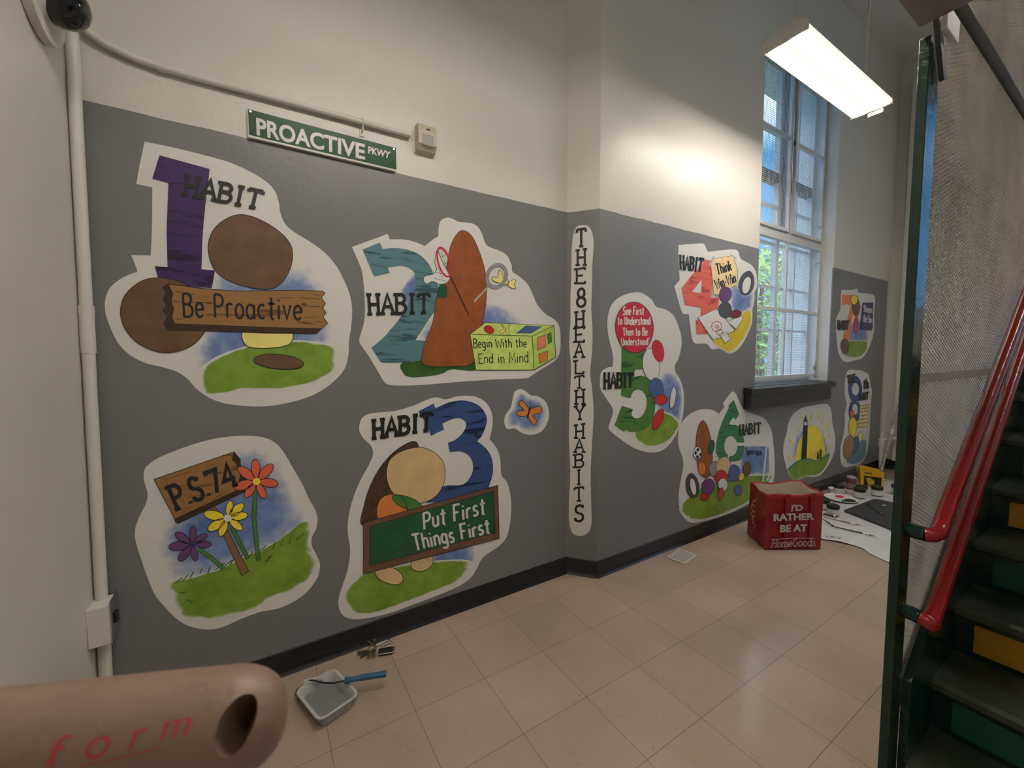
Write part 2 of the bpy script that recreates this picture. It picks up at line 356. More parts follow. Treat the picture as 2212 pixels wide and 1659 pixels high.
def lamp(label, x, y, z):
    t = thing('pendant_lamp', label, 'ceiling lamp', (x, y, z), group='hanging fluorescent lamps')
    m = MB(); hl = .617
    m.prism([(-hl+.012, -.112, .03), (-hl+.012, .112, .03), (-hl+.012, .09, .055), (-hl+.012, -.09, .055)], (2*hl-.024, 0, 0)); m.build('housing', M_HOUS, t)
    m = MB(); m.prism([(-hl+.012, -.1, 0), (-hl+.012, .1, 0), (-hl+.012, .114, .012), (-hl+.012, .112, .03), (-hl+.012, -.112, .03), (-hl+.012, -.114, .012)], (2*hl-.024, 0, 0)); m.build('lens', M_LENS, t)
    for s in (-1, 1):
        m = MB(); m.prism([(s*hl, -.117, -.003), (s*hl, .117, -.003), (s*hl, .117, .033), (s*hl, .1, .06), (s*hl, .05, .078), (s*hl, -.05, .078), (s*hl, -.1, .06), (s*hl, -.117, .033)], (-s*.011, 0, 0)); m.build('end_cap', M_HOUS, t)
        MB().cyl((s*.49, 0, .05), (s*.49, 0, CEIL-z-.02), .0065, n=10).build('rod', M_ROD, t)
        MB().cyl((s*.49, 0, CEIL-z-.03), (s*.49, 0, CEIL-z), .05, n=16).build('canopy', M_HOUS, t)
    MB().box(hl, hl+.016, -.065, .02, -.03, -.004, bev=.005).build('sensor', M_HOUS, t)
    return t
lamp('lit fluorescent lamp hanging on two rods in front of the window', 3.12, 1.21, 3.09)
lamp('second fluorescent lamp hanging overhead, seen only as a reflection on the green sign', .70, .62, 3.15)
lamp('added fill lamp, unseen, hung high behind the viewer to brighten the walls', .4, -1.0, 3.95)  # added out of view as fill for the upper and left walls
lamp('added fill lamp, unseen, high above the staircase to light the far end', 4.7, -1.2, 4.25)  # another added fill lamp, for the far wall, mesh screen and upper walls

# ------------------------------------------------------------------ mural drawing tools
K = 1.18
def paint(name, r, g, b, vary=.1, vscale=9, rough=.38): return mat(name, C(r, g, b, K), rough, vary=vary, vscale=vscale, spec=.4)
P_WHITE = mat('mural white', (.72, .715, .70, 1), .38, spec=.4, vary=.015, vscale=2)
def wash_mat(name, col, col2=None, sharp=.25, to=(.72, .715, .70)):
    """pigment that thins out to the white ground at its edge"""
    m = bpy.data.materials.new(name); m.use_nodes = True; n = m.node_tree; b = n.nodes['Principled BSDF']; L = n.links
    at = n.nodes.new('ShaderNodeAttribute'); at.attribute_name = 'pigment'
    tc = n.nodes.new('ShaderNodeTexCoord'); nz = n.nodes.new('ShaderNodeTexNoise'); nz.inputs['Scale'].default_value = 22; nz.inputs['Detail'].default_value = 5; L.new(tc.outputs['Object'], nz.inputs['Vector'])
    a = n.nodes.new('ShaderNodeMath'); a.operation = 'MULTIPLY_ADD'; a.inputs[1].default_value = .7; a.inputs[2].default_value = -.35; L.new(nz.outputs[0], a.inputs[0])
    s = n.nodes.new('ShaderNodeMath'); s.operation = 'ADD'; L.new(a.outputs[0], s.inputs[0]); L.new(at.outputs['Fac'], s.inputs[1])
    r = n.nodes.new('ShaderNodeMapRange'); r.interpolation_type = 'SMOOTHSTEP'; r.inputs[1].default_value = .22; r.inputs[2].default_value = .22+sharp; L.new(s.outputs[0], r.inputs[0])
    n2 = n.nodes.new('ShaderNodeTexNoise'); n2.inputs['Scale'].default_value = 7; n2.inputs['Detail'].default_value = 6; n2.inputs['Roughness'].default_value = .65; L.new(tc.outputs['Object'], n2.inputs['Vector'])
    r2 = n.nodes.new('ShaderNodeMapRange'); r2.inputs[1].default_value = .35; r2.inputs[2].default_value = .65; L.new(n2.outputs[0], r2.inputs[0])
    c = n.nodes.new('ShaderNodeMix'); c.data_type = 'RGBA'; L.new(r2.outputs[0], c.inputs[0]); c.inputs[6].default_value = col; c.inputs[7].default_value = col2 or col
    x = n.nodes.new('ShaderNodeMix'); x.data_type = 'RGBA'; L.new(r.outputs[0], x.inputs[0]); x.inputs[6].default_value = (*to, 1); L.new(c.outputs[2], x.inputs[7])
    L.new(x.outputs[2], b.inputs['Base Color']); b.inputs['Roughness'].default_value = .4; b.inputs['Specular IOR Level'].default_value = .4; return m
P_SKY = wash_mat('sky wash', C(78, 104, 160, K), C(118, 142, 190, K), .75)
P_GRASS = wash_mat('grass wash', C(128, 158, 62, K), C(100, 132, 40, K), .3)
P_GRASSD = wash_mat('dark grass wash', C(42, 82, 34, K), C(58, 98, 40, K), .2)
P_YEL = wash_mat('yellow wash', C(206, 186, 48, K), C(196, 172, 40, K), .35)
P_TEALW = wash_mat('teal water wash', C(78, 116, 132, K), C(98, 136, 150, K), .4)
def plank_mat(name, col, dark):
    m = bpy.data.materials.new(name); m.use_nodes = True; n = m.node_tree; b = n.nodes['Principled BSDF']; L = n.links
    tc = n.nodes.new('ShaderNodeTexCoord'); mp = n.nodes.new('ShaderNodeMapping'); mp.inputs['Scale'].default_value = (5, 5, 34); L.new(tc.outputs['Object'], mp.inputs[0])
    nz = n.nodes.new('ShaderNodeTexNoise'); nz.inputs['Scale'].default_value = 1; nz.inputs['Detail'].default_value = 4; nz.inputs['Distortion'].default_value = .6; L.new(mp.outputs[0], nz.inputs['Vector'])
    r = n.nodes.new('ShaderNodeMapRange'); r.inputs[1].default_value = .555; r.inputs[2].default_value = .62; L.new(nz.outputs[0], r.inputs[0])
    x = n.nodes.new('ShaderNodeMix'); x.data_type = 'RGBA'; L.new(r.outputs[0], x.inputs[0]); x.inputs[6].default_value = col; x.inputs[7].default_value = dark
    L.new(x.outputs[2], b.inputs['Base Color']); b.inputs['Roughness'].default_value = .4; b.inputs['Specular IOR Level'].default_value = .4; return m

def smooth(pts, n=6):
    """closed curve through the points; a point given twice stays a corner"""
    P = [Vector(p[:2]) for p in pts]; N = len(P); out = []
    for i in range(N):
        p0, p1, p2, p3 = P[i-1], P[i], P[(i+1) % N], P[(i+2) % N]
        if p1 == p2: continue
        for k in range(n):
            t = k/n
            out.append(.5*((2*p1)+(p2-p0)*t+(2*p0-5*p1+4*p2-p3)*t*t+(3*p1-p0-3*p2+p3)*t**3))
    return [(v.x, v.y) for v in out]
def cs(*pts):
    """points with corner flags: a third value marks a corner"""
    o = []
    for p in pts:
        o.append(p[:2]); 
        if len(p) > 2: o.append(p[:2])
    return smooth(o)
def ell(cx, cy, rx, ry, rot=0, n=36, a0=0, a1=360):
    r = math.radians(rot); c, s = math.cos(r), math.sin(r); o = []
    for i in range(n if a1-a0 == 360 else n+1):
        t = math.radians(a0+(a1-a0)*i/n); x, y = rx*math.cos(t), ry*math.sin(t); o.append((cx+x*c-y*s, cy+x*s+y*c))
    return o
def lump(cx, cy, rx, ry, rot=0, seed=1):
    rd = random.Random(seed); a = [rd.uniform(-.05, .05) for _ in range(9)]
    return smooth([(cx+(x-cx)*(1+a[i % 9]), cy+(y-cy)*(1+a[i % 9])) for i, (x, y) in enumerate(ell(cx, cy, rx, ry, rot, 9))], 5)
def ribbon(pl, w, closed=False):
    """mitred band along a polyline -> list of quads"""
    P = [Vector(p) for p in pl]
    Q = [P[0]]
    for p in P[1:]:
        if (p-Q[-1]).length > 1e-6: Q.append(p)
    P = Q; N = len(P)
    if N < 2: return []
    L, R = [], []
    for i in range(N):
        a = P[i]-P[i-1] if (i or closed) else P[1]-P[0]
        b = (P[(i+1) % N]-P[i]) if (i < N-1 or closed) else a
        if a.length < 1e-9: a = b
        if b.length < 1e-9: b = a
        a, b = a.normalized(), b.normalized(); m = a+b
        m = m.normalized() if m.length > .2 else a
        nn = Vector((-m.y, m.x)); k = 1/max(.5, nn.dot(Vector((-a.y, a.x)))); ww = w[i] if isinstance(w, list) else w
        L.append(P[i]+nn*ww/2*k); R.append(P[i]-nn*ww/2*k)
    return [[tuple(L[i]), tuple(L[(i+1) % N]), tuple(R[(i+1) % N]), tuple(R[i])] for i in range(N if closed else N-1)]

# ---- hand lettering: strokes in a cell with cap height 1
def A_(cx, cy, rx, ry, a0, a1, n=10): return [(cx+rx*math.cos(math.radians(a0+(a1-a0)*i/n)), cy+ry*math.sin(math.radians(a0+(a1-a0)*i/n))) for i in range(n+1)]
X = .62
GL = {
 'A': (.66, [[(0, 0), (.33, 1), (.66, 0)], [(.13, .36), (.53, .36)]]),
 'B': (.56, [[(.04, 0), (.04, 1)], [(.04, 1), (.28, 1)]+A_(.28, .77, .22, .23, 90, -90)+[(.04, .54)], [(.28, .54)]+A_(.28, .27, .27, .27, 90, -90)+[(.04, 0)]]),
 'D': (.6, [[(.04, 0), (.04, 1)], [(.04, 1), (.2, 1)]+A_(.2, .5, .4, .5, 90, -90)+[(.04, 0)]]),
 'E': (.52, [[(.52, 0), (.04, 0), (.04, 1), (.52, 1)], [(.04, .52), (.4, .52)]]),
 'F': (.5, [[(.04, 0), (.04, 1), (.5, 1)], [(.04, .52), (.38, .52)]]),
 'G': (.62, [A_(.32, .5, .3, .5, 55, 320)+[(.6, .45), (.36, .45)]]),
 'H': (.62, [[(.06, 0), (.06, 1)], [(.56, 0), (.56, 1)], [(.06, .5), (.56, .5)]]),
 'I': (.2, [[(.1, 0), (.1, 1)]]),
 'K': (.58, [[(.05, 0), (.05, 1)], [(.55, 1), (.05, .42)], [(.2, .6), (.58, 0)]]),
 'L': (.5, [[(.05, 1), (.05, 0), (.5, 0)]]),
 'M': (.8, [[(.03, 0), (.08, 1), (.4, .25), (.72, 1), (.77, 0)]]),
 'O': (.66, [A_(.33, .5, .31, .5, 0, 360, 20)]),
 'P': (.55, [[(.05, 0), (.05, 1)], [(.05, 1), (.28, 1)]+A_(.28, .74, .25, .26, 90, -90)+[(.05, .48)]]),
 'R': (.58, [[(.05, 0), (.05, 1)], [(.05, 1), (.28, 1)]+A_(.28, .74, .25, .26, 90, -90)+[(.05, .48)], [(.25, .48), (.58, 0)]]),
 'S': (.54, [A_(.28, .75, .22, .25, 25, 270, 12)+A_(.26, .25, .25, .25, 90, -155, 12)]),
 'T': (.62, [[(.31, 0), (.31, 1)], [(0, 1), (.62, 1)]]),
 'U': (.6, [[(.05, 1), (.05, .28)]+A_(.3, .28, .25, .28, 180, 360)+[(.55, 1)]]),
 'V': (.62, [[(0, 1), (.31, 0), (.62, 1)]]),
 'W': (.9, [[(0, 1), (.2, 0), (.45, .75), (.7, 0), (.9, 1)]]),
 'Y': (.62, [[(0, 1), (.31, .48), (.62, 1)], [(.31, .48), (.31, 0)]]),
 'a': (.5, [A_(.23, .31, .22, .31, 0, 360, 14), [(.45, X), (.45, .04), (.52, 0)]]),
 'b': (.5, [[(.05, 1), (.05, 0)], A_(.27, .31, .22, .31, 0, 360, 14)]),
 'c': (.44, [A_(.25, .31, .22, .31, 50, 310)]),
 'd': (.5, [A_(.23, .31, .22, .31, 0, 360, 14), [(.45, 1), (.45, 0)]]),
 'e': (.48, [[(.04, .3), (.45, .34)]+A_(.25, .31, .22, .31, 10, 320, 14)]),
 'g': (.5, [A_(.23, .33, .21, .29, 0, 360, 14), [(.45, X), (.45, -.1)]+A_(.24, -.1, .21, .2, 0, -150)]),
 'h': (.48, [[(.05, 1), (.05, 0)], [(.05, .4)]+A_(.25, .4, .19, .22, 180, 0)+[(.44, 0)]]),
 'i': (.16, [[(.08, 0), (.08, X)], [(.08, .8), (.08, .88)]]),
 'k': (.46, [[(.05, 1), (.05, 0)], [(.43, X), (.05, .26)], [(.17, .38), (.46, 0)]]),
 'm': (.74, [[(.05, 0), (.05, X)], [(.05, .42)]+A_(.21, .42, .16, .2, 180, 0)+[(.37, 0)], [(.37, .42)]+A_(.53, .42, .16, .2, 180, 0)+[(.69, 0)]]),
 'n': (.48, [[(.05, 0), (.05, X)], [(.05, .4)]+A_(.25, .4, .19, .22, 180, 0)+[(.44, 0)]]),
 'o': (.5, [A_(.25, .31, .22, .31, 0, 360, 16)]),
 'p': (.5, [[(.05, X), (.05, -.28)], A_(.27, .31, .22, .31, 0, 360, 14)]),
 'r': (.36, [[(.05, 0), (.05, X)], [(.05, .4)]+A_(.22, .42, .17, .2, 180, 45)]),
 's': (.4, [A_(.21, .465, .15, .155, 25, 270)+A_(.19, .155, .17, .155, 90, -155)]),
 't': (.4, [[(.2, .95), (.2, .1)]+A_(.3, .1, .1, .1, 180, 290), [(0, .68), (.4, .68)]]),
 'u': (.48, [[(.05, X), (.05, .22)]+A_(.24, .22, .19, .22, 180, 360), [(.43, X), (.43, 0)]]),
 'v': (.46, [[(.02, X), (.23, 0), (.44, X)]]),
 'w': (.66, [[(.02, X), (.17, 0), (.33, .5), (.49, 0), (.64, X)]]),
 'y': (.48, [[(.03, X), (.24, .05)], [(.46, X), (.16, -.28)]]),
 'z': (.44, [[(.04, X), (.42, X), (.04, 0), (.44, 0)]]),
 '7': (.56, [[(0, .85), (.02, 1), (.56, 1), (.2, 0)]]),
 '4': (.62, [[(.46, 0), (.46, 1), (0, .33), (.62, .33)]]),
 '8': (.56, [A_(.28, .75, .2, .25, 0, 360, 16), A_(.28, .26, .26, .26, 0, 360, 16)]),
 '3': (.5, [A_(.24, .76, .22, .24, 160, -90)+A_(.24, .26, .25, .26, 90, -160)]),
 '-': (.36, [[(.04, .36), (.32, .36)]]), '.': (.14, [[(.07, 0), (.07, .1)]]), "'": (.12, [[(.06, .8), (.06, 1)]]),
 '®': (.24, [A_(.12, .84, .11, .13, 0, 360, 10), [(.09, .79), (.09, .89), (.15, .87), (.09, .84), (.15, .79)]]),
 ' ': (.3, []),
}
SER = {'H': [(.06, 0), (.06, 1), (.56, 0), (.56, 1)], 'A': [(.02, 0), (.64, 0)], 'B': [(.02, 0), (.02, 1)], 'I': [(.1, 0), (.1, 1)], 'T': [(.31, 0)], 'L': [(.05, 1)],
       'Y': [(.02, 1), (.6, 1), (.31, 0)], 'P': [(.05, 0), (.02, 1)], 'h': [(.05, 0), (.44, 0), (.03, 1)], 'E': [(.02, 0), (.02, 1)], '4': [(.46, 0)], 'i': [(.08, 0)], 'n': [(.05, 0), (.44, 0)], 'm': [(.05, 0), (.37, 0), (.69, 0)], 'd': [(.45, 0)], 'R': [(.05, 0), (.02, 1)]}
SERV = {'T': [(0, .92), (.62, .92)], 'E': [(.52, .06), (.52, .94)], 'L': [(.5, .08)], 'S': [(.49, .9), (.03, .12)]}
def lettering(s, quad, w=.1, slab=False, track=.16, slant=0, jit=0, seed=3):
    """strokes of a word inside the quad bl, br, tl, tr -> list of quads"""
    adv = [(.42 if (slab and ch == 'I') else GL[ch][0]) for ch in s]; tot = sum(adv)+track*(len(s)-1); x = 0; out = []
    rd = random.Random(seed); bl, br, tl, tr = [Vector(q) for q in quad]
    asp = ((br-bl).length/tot)/max(1e-6, (tl-bl).length)
    def mp(p): 
        u, v = p[0]/tot, p[1]; return bl*(1-u)*(1-v)+br*u*(1-v)+tl*(1-u)*v+tr*u*v
    for ch, a in zip(s, adv):
        off = (.11 if slab and ch == 'I' else 0); dy = rd.uniform(-jit, jit)
        strokes = [list(q) for q in GL[ch][1]]
        if slab:
            for sx, s_y in SER.get(ch, []): strokes.append([(sx-.15, s_y), (sx+.15, s_y)])
            for sx, s_y in SERV.get(ch, []): strokes.append([(sx, s_y-.1), (sx, s_y+.1)])
        for st in strokes:
            pts = [mp((x+off+px+slant*py, py+dy)) for px, py in st]
            # round the ends a little
            out += ribbon(pts, w*(tl-bl).length)
        x += a+track
    return out
_bf = {}
def block(s, quad, bold=.02, shear=0):
    """sans block capitals (built-in face) inside a quad -> list of triangles"""
    cu = bpy.data.curves.new('t', 'FONT'); cu.body = s; cu.offset = bold; cu.shear = shear; cu.resolution_u = 4
    o = bpy.data.objects.new('t', cu); COL.objects.link(o); dg = bpy.context.evaluated_depsgraph_get(); me = o.evaluated_get(dg).to_mesh()
    vs_ = [v.co.copy() for v in me.vertices]; fs = [list(p.vertices) for p in me.polygons]; o.evaluated_get(dg).to_mesh_clear()
    bpy.data.objects.remove(o); bpy.data.curves.remove(cu)
    x0, x1 = min(v.x for v in vs_), max(v.x for v in vs_); y0, y1 = min(v.y for v in vs_), max(v.y for v in vs_)
    bl, br, tl, tr = [Vector(q) for q in quad]
    def mp(p):
        u, v = (p.x-x0)/(x1-x0), (p.y-y0)/(y1-y0); return tuple(bl*(1-u)*(1-v)+br*u*(1-v)+tl*(1-u)*v+tr*u*v)
    V = [mp(v) for v in vs_]; return [[V[i] for i in f] for f in fs]

class Flat:
    """painted shapes lying on one plane of the place; points are traced in a crop (ox, oy, scale) of the photograph"""
    def __init__(s, root, plane, fr):
        s.root, s.pl, s.fr, s.n, s.k = root, plane, fr, Vector(plane[1]), 0
        if s.n.dot(CAM-plane[0]) < 0: s.n = -s.n
    def w(s, p, lay): return hit(s.fr[0]+p[0]/s.fr[2], s.fr[1]+p[1]/s.fr[2], s.pl) + s.n*(.0007+.0007*lay) - s.root.location
    def mesh(s, name, faces, mats, lay, mi=None, jig=False, parent=None):
        V, idx, Fs = [], {}, []; s.k += 1; lay += .011*(s.k % 9)+(.1*s.k if name == 'painted_shape' and s.k < 40 else 0)      # no two coats share one plane
        for k, f in enumerate(faces):
            l = lay + (.06+.004*(k % 11) if (mi and mi[k]) else .013*(k % 11) if jig else 0); ids = []
            for p in f:
                key = (round(p[0], 3), round(p[1], 3), l)
                if key not in idx: idx[key] = len(V); V.append(s.w(p, l))
                if not ids or ids[-1] != idx[key]: ids.append(idx[key])
            Fs.append((ids, mi[k] if mi else 0))
        keep = [(f, m) for f, m in Fs if len(set(f)) == len(f) and len(f) > 2]
        me = bpy.data.meshes.new(name); me.from_pydata(V, [], [f for f, _ in keep])
        for m in mats: me.materials.append(m)
        for p, (f, m) in zip(me.polygons, keep):
            p.material_index = m
        me.update()
        fl = [p for p in me.polygons if p.normal.dot(s.n) < 0]
        if fl:
            bm = bmesh.new(); bm.from_mesh(me); bm.faces.ensure_lookup_table()
            bmesh.ops.reverse_faces(bm, faces=[bm.faces[p.index] for p in fl]); bm.to_mesh(me); bm.free()
        return link(name, me, parent or s.root)
    def poly(s, name, loops, m, lay, ink=0, lines=(), lw=0, parent=None, inkm=None, holes=()):
        """filled shapes (list of loops), optional ink outline and ink lines"""
        if loops and not isinstance(loops[0][0], (tuple, list)): loops = [loops]
        faces, mi = [], []
        for i, lp in enumerate(loops):
            hs = list(holes) if i == 0 else []
            allp = [p for l in [lp]+hs for p in l]
            for t in tessellate_polygon([[Vector((p[0], p[1], 0)) for p in l] for l in [lp]+hs]):
                faces.append([allp[k] if not hasattr(k, 'x') else k for k in t]); mi.append(0)
            if ink:
                for q in ribbon(lp, ink, True): faces.append(q); mi.append(1)
                for h in hs:
                    for q in ribbon(h, ink, True): faces.append(q); mi.append(1)
        for ln in lines:
            for q in ribbon(ln, lw): faces.append(q); mi.append(1)
        return s.mesh(name, faces, [m, inkm or M_INK], lay, mi, parent=parent)
    def strokes(s, name, lns, w, m, lay, closed=False, parent=None):
        return s.mesh(name, [q for l in lns for q in ribbon(l, w, closed)], [m], lay, jig=True, parent=parent)
    def text(s, name, faces, m, lay, parent=None): return s.mesh(name, faces, [m], lay, jig=True, parent=parent)
    def lines(s, name, rows, m, lay):
        for r in rows: s.mesh(name, r, [m], lay, jig=True)
    def wash(s, name, lp, m, lay, c=None, rings=((1, 0), (.9, .3), (.78, .6), (.6, .85), (.3, 1))):
        n = len(lp); cx = c[0] if c else sum(p[0] for p in lp)/n; cyy = c[1] if c else sum(p[1] for p in lp)/n
        V, A, Fc = [], [], []
        for k, v in rings:
            for p in lp: V.append(s.w((cx+(p[0]-cx)*k, cyy+(p[1]-cyy)*k), lay)); A.append(v)
        for r in range(len(rings)-1):
            for i in range(n): Fc.append((r*n+i, r*n+(i+1) % n, (r+1)*n+(i+1) % n, (r+1)*n+i))
        V.append(s.w((cx, cyy), lay)); A.append(1); b = (len(rings)-1)*n
        for i in range(n): Fc.append((b+i, b+(i+1) % n, len(V)-1))
        me = bpy.data.meshes.new(name); me.from_pydata(V, [], Fc); me.materials.append(m)
        at = me.attributes.new('pigment', 'FLOAT', 'POINT'); at.data.foreach_set('value', A); me.update()
        if me.polygons[0].normal.dot(s.n) < 0: me.flip_normals()
        return link(name, me, s.root)
GR = ((1, 0), (.95, .3), (.9, .55), (.8, .85), (.4, 1))
def mural(label, plane, fr, outline, group=None):
    xs = [p[0] for p in outline]; ys_ = [p[1] for p in outline]
    c = hit(fr[0]+(min(xs)+max(xs))/2/fr[2], fr[1]+(min(ys_)+max(ys_))/2/fr[2], plane)
    t = thing('mural', label, 'wall painting', c, group=group)
    f = Flat(t, plane, fr); f.poly('white_ground', outline, P_WHITE, 0); return f
def q4(bl, br, tl, tr): return (bl, br, tl, tr)

P_PUR = plank_mat('purple planks', C(62, 42, 92, K), C(34, 22, 48, K)); P_TEAL = plank_mat('teal planks', C(84, 122, 132, K), C(52, 82, 92, K))
P_BLU = plank_mat('blue planks', C(54, 78, 128, K), C(26, 40, 74, K)); P_RED4 = plank_mat('coral planks', C(206, 98, 84, K), C(170, 66, 60, K))
P_GRN5 = plank_mat('green planks', C(72, 120, 56, K), C(42, 82, 38, K)); P_GRN6 = plank_mat('dark green planks', C(52, 116, 78, K), C(36, 84, 56, K))
P_ORG = plank_mat('orange planks', C(222, 128, 78, K), C(190, 100, 60, K)); P_WOOD = plank_mat('painted board', C(146, 108, 66, K), C(104, 72, 42, K))
P_WOODD = paint('board edge brown', 62, 44, 34); P_BRN = paint('brown paint', 104, 78, 58, .18, 14); P_BEAR = paint('russet paint', 142, 80, 44, .16, 14)
P_TAN = paint('tan paint', 200, 172, 128, .12); P_DKBR = paint('dark brown paint', 74, 54, 40, .3, 30); P_CHALK = paint('chalkboard green', 36, 84, 56, .18, 12)
P_YELL = paint('pale yellow paint', 226, 214, 128); P_LIME = paint('lime paint', 186, 208, 112, .12, 20); P_LIMED = paint('lime side paint', 176, 198, 98, .12, 20)
P_RED = paint('red paint', 190, 48, 54); P_BLUE = paint('blue paint', 74, 96, 150); P_GREY = paint('grey paint', 138, 138, 142); P_DGREY = paint('dark grey paint', 74, 76, 82)
P_PURP = paint('violet paint', 102, 68, 112); P_ORAN = paint('orange paint', 206, 124, 60); P_CORAL = paint('coral paint', 212, 100, 76); P_YEL2 = paint('yellow paint', 228, 206, 60)
P_STEM = paint('stem green', 70, 122, 60); P_PARCH = paint('parchment', 222, 196, 150, .12, 12); P_PAPER = mat('paper white', (.74, .74, .74, 1), .4); P_TAPE = paint('tape grey', 158, 166, 166)
P_CREAM = mat('cream lettering', (.74, .70, .64, 1), .4); P_PINKB = paint('salmon paint', 216, 124, 104); P_NAVY = paint('indigo paint', 62, 50, 108); P_TEALS = paint('teal stroke', 62, 122, 112)
def habit(f, bl, br, tl, tr, w=.14, lay=6, kw=1.22): f.text('habit_lettering', lettering('HABIT', (bl, br, tl, tr), w*kw, slab=True, track=.14, jit=.015), M_INK, lay)

# ---- 1
f = mural('large white-edged mural with purple number 1 and wooden board reading Be Proactive', PL1, (150, 280, 2.592),
    cs((422, 68, 1), (600, 105), (780, 150), (900, 185), (1010, 235), (1100, 290), (1150, 345), (1172, 410), (1182, 470), (1210, 530), (1265, 578), (1350, 630), (1430, 690), (1495, 765), (1540, 850), (1568, 920), (1582, 1000), (1578, 1100), (1565, 1180), (1562, 1260), (1540, 1340), (1490, 1400), (1420, 1455), (1330, 1500), (1200, 1535), (1080, 1550), (960, 1545), (860, 1530), (780, 1500), (710, 1450), (660, 1395), (600, 1355), (520, 1330), (420, 1305), (330, 1255), (270, 1190), (230, 1110), (203, 1030), (200, 960), (225, 890), (280, 840), (340, 810), (380, 798, 1), (372, 765), (345, 702, 1), (455, 705, 1), (462, 560), (464, 323, 1), (375, 305, 1), (395, 190)))
f.wash('sky_wash', smooth([(800, 790), (900, 800), (1150, 780), (1350, 740), (1470, 920), (1510, 1150), (1480, 1240), (1200, 1260), (900, 1340), (730, 1420), (650, 1290), (720, 1180), (760, 1000)]), P_SKY, 1, (1060, 1040))
f.wash('grass_patch', smooth([(725, 1360), (800, 1285), (900, 1240), (1050, 1200), (1250, 1180), (1400, 1190), (1490, 1215), (1500, 1330), (1400, 1405), (1220, 1450), (1090, 1455), (960, 1455), (850, 1480), (745, 1475)]), P_GRASS, 2, None, GR)
f.poly('number', [(505, 145), (785, 222), (780, 275), (768, 360), (752, 520), (745, 620), (740, 782), (815, 790), (798, 888), (560, 868), (500, 842), (478, 765), (550, 770), (545, 560), (555, 300), (465, 275)], P_PUR, 3)
f.poly('painted_shape', lump(530, 1045, 255, 205, 12, 4), P_BRN, 4, 4)
f.poly('painted_shape', lump(1010, 690, 250, 195, 22, 8), P_BRN, 4, 4)
f.poly('painted_shape', smooth([(985, 1120), (1225, 1120), (1238, 1195), (1140, 1222), (995, 1212)]), P_YELL, 4, 4)
f.poly('painted_shape', lump(1170, 1300, 135, 42, 5, 2), P_BRN, 4, 4)
b = f.poly('sign_board', [(555, 865), (740, 890), (930, 905), (1300, 900), (1415, 905), (1430, 915), (1410, 940), (1432, 975), (1418, 1000), (1435, 1025), (1420, 1050), (1445, 1085), (1410, 1115), (1100, 1108), (800, 1095), (590, 1088), (575, 1050), (585, 1005), (570, 960), (580, 920)], P_WOOD, 5, 4,
    [[(580, 965), (800, 970)], [(590, 1060), (640, 1062)], [(1310, 1052), (1390, 1050)], [(1290, 942), (1400, 950)], [(590, 905), (700, 925)], [(1340, 990), (1400, 992)]], 3)
f.poly('board_edge', [[(555, 865), (580, 920), (570, 960), (585, 1005), (575, 1050), (590, 1090), (545, 1115), (530, 1085), (550, 1050), (525, 1010), (545, 985), (525, 950), (545, 915), (522, 885)], [(545, 1125), (590, 1088), (800, 1095), (1100, 1108), (1410, 1115), (1385, 1142), (1100, 1140), (800, 1128)]], P_WOODD, 5, 4, parent=b)
f.lines('slogan_lettering', [lettering('Be Proactive', ((640, 1048), (1300, 1065), (632, 918), (1300, 940)), .1, jit=.01), lettering('®', ((1298, 1030), (1330, 1030), (1298, 972), (1330, 972)), .06)], M_INK, 6)
habit(f, (640, 362), (1062, 445), (655, 258), (1085, 350), .16)
# ---- 2
f = mural('white-edged mural with teal number 2 and lime box reading Begin With the End in Mind', PL1, (740, 440, 3.95),
    cs((385, 258, 1), (402, 306, 1), (480, 304), (560, 312), (640, 335), (702, 362, 1), (740, 330), (780, 300), (817, 278, 1), (820, 200), (840, 145), (890, 120), (940, 130), (990, 155), (1090, 165), (1150, 195), (1190, 260), (1230, 355), (1320, 395), (1400, 440), (1440, 520), (1450, 580), (1520, 630), (1580, 690), (1620, 770), (1660, 860), (1730, 940), (1810, 990), (1845, 1040), (1858, 1110), (1855, 1260), (1810, 1340), (1700, 1410), (1600, 1475), (1560, 1490), (1300, 1500), (1000, 1520), (700, 1545), (500, 1553), (400, 1545), (355, 1520), (300, 1430), (230, 1310), (160, 1210), (142, 1160), (165, 1080), (185, 1000), (190, 900), (185, 760), (170, 600), (145, 520), (80, 370, 1)))
f.wash('sky_wash', smooth([(1120, 860), (1260, 820), (1440, 880), (1580, 1010), (1350, 1110), (1100, 1300), (840, 1330), (600, 1180), (760, 960)]), P_SKY, 1, (1080, 1070))
f.wash('sky_wash', smooth([(480, 760), (560, 640), (640, 560), (660, 700), (640, 860), (560, 930)]), P_SKY, 1)
f.poly('number', smooth([(170, 392), (170, 392), (318, 332), (318, 332), (340, 388), (340, 388), (450, 380), (560, 395), (660, 440), (730, 510), (775, 600), (810, 690), (825, 780), (790, 900), (720, 1010), (620, 1165), (620, 1165), (848, 1180), (848, 1180), (850, 1290), (850, 1290), (600, 1348), (330, 1355), (330, 1355), (245, 1228), (245, 1228), (340, 1150), (420, 1060), (500, 960), (575, 830), (618, 700), (615, 605), (580, 555), (500, 530), (385, 545), (385, 545), (398, 590), (398, 590), (268, 620), (268, 620)], 4), P_TEAL, 3)
f.wash('grass_patch', smooth([(480, 1375), (580, 1310), (800, 1280), (1100, 1260), (1150, 1420), (950, 1412), (850, 1455), (700, 1480), (550, 1485), (500, 1440)]), P_GRASSD, 2, None, GR)
f.poly('painted_shape', smooth([(1000, 235), (1090, 265), (1160, 400), (1215, 590), (1225, 800), (1190, 1020), (1120, 1200), (1110, 1360), (900, 1390), (690, 1370), (690, 1220), (765, 1020), (800, 800), (880, 560), (920, 360)]), P_BEAR, 4, 4)
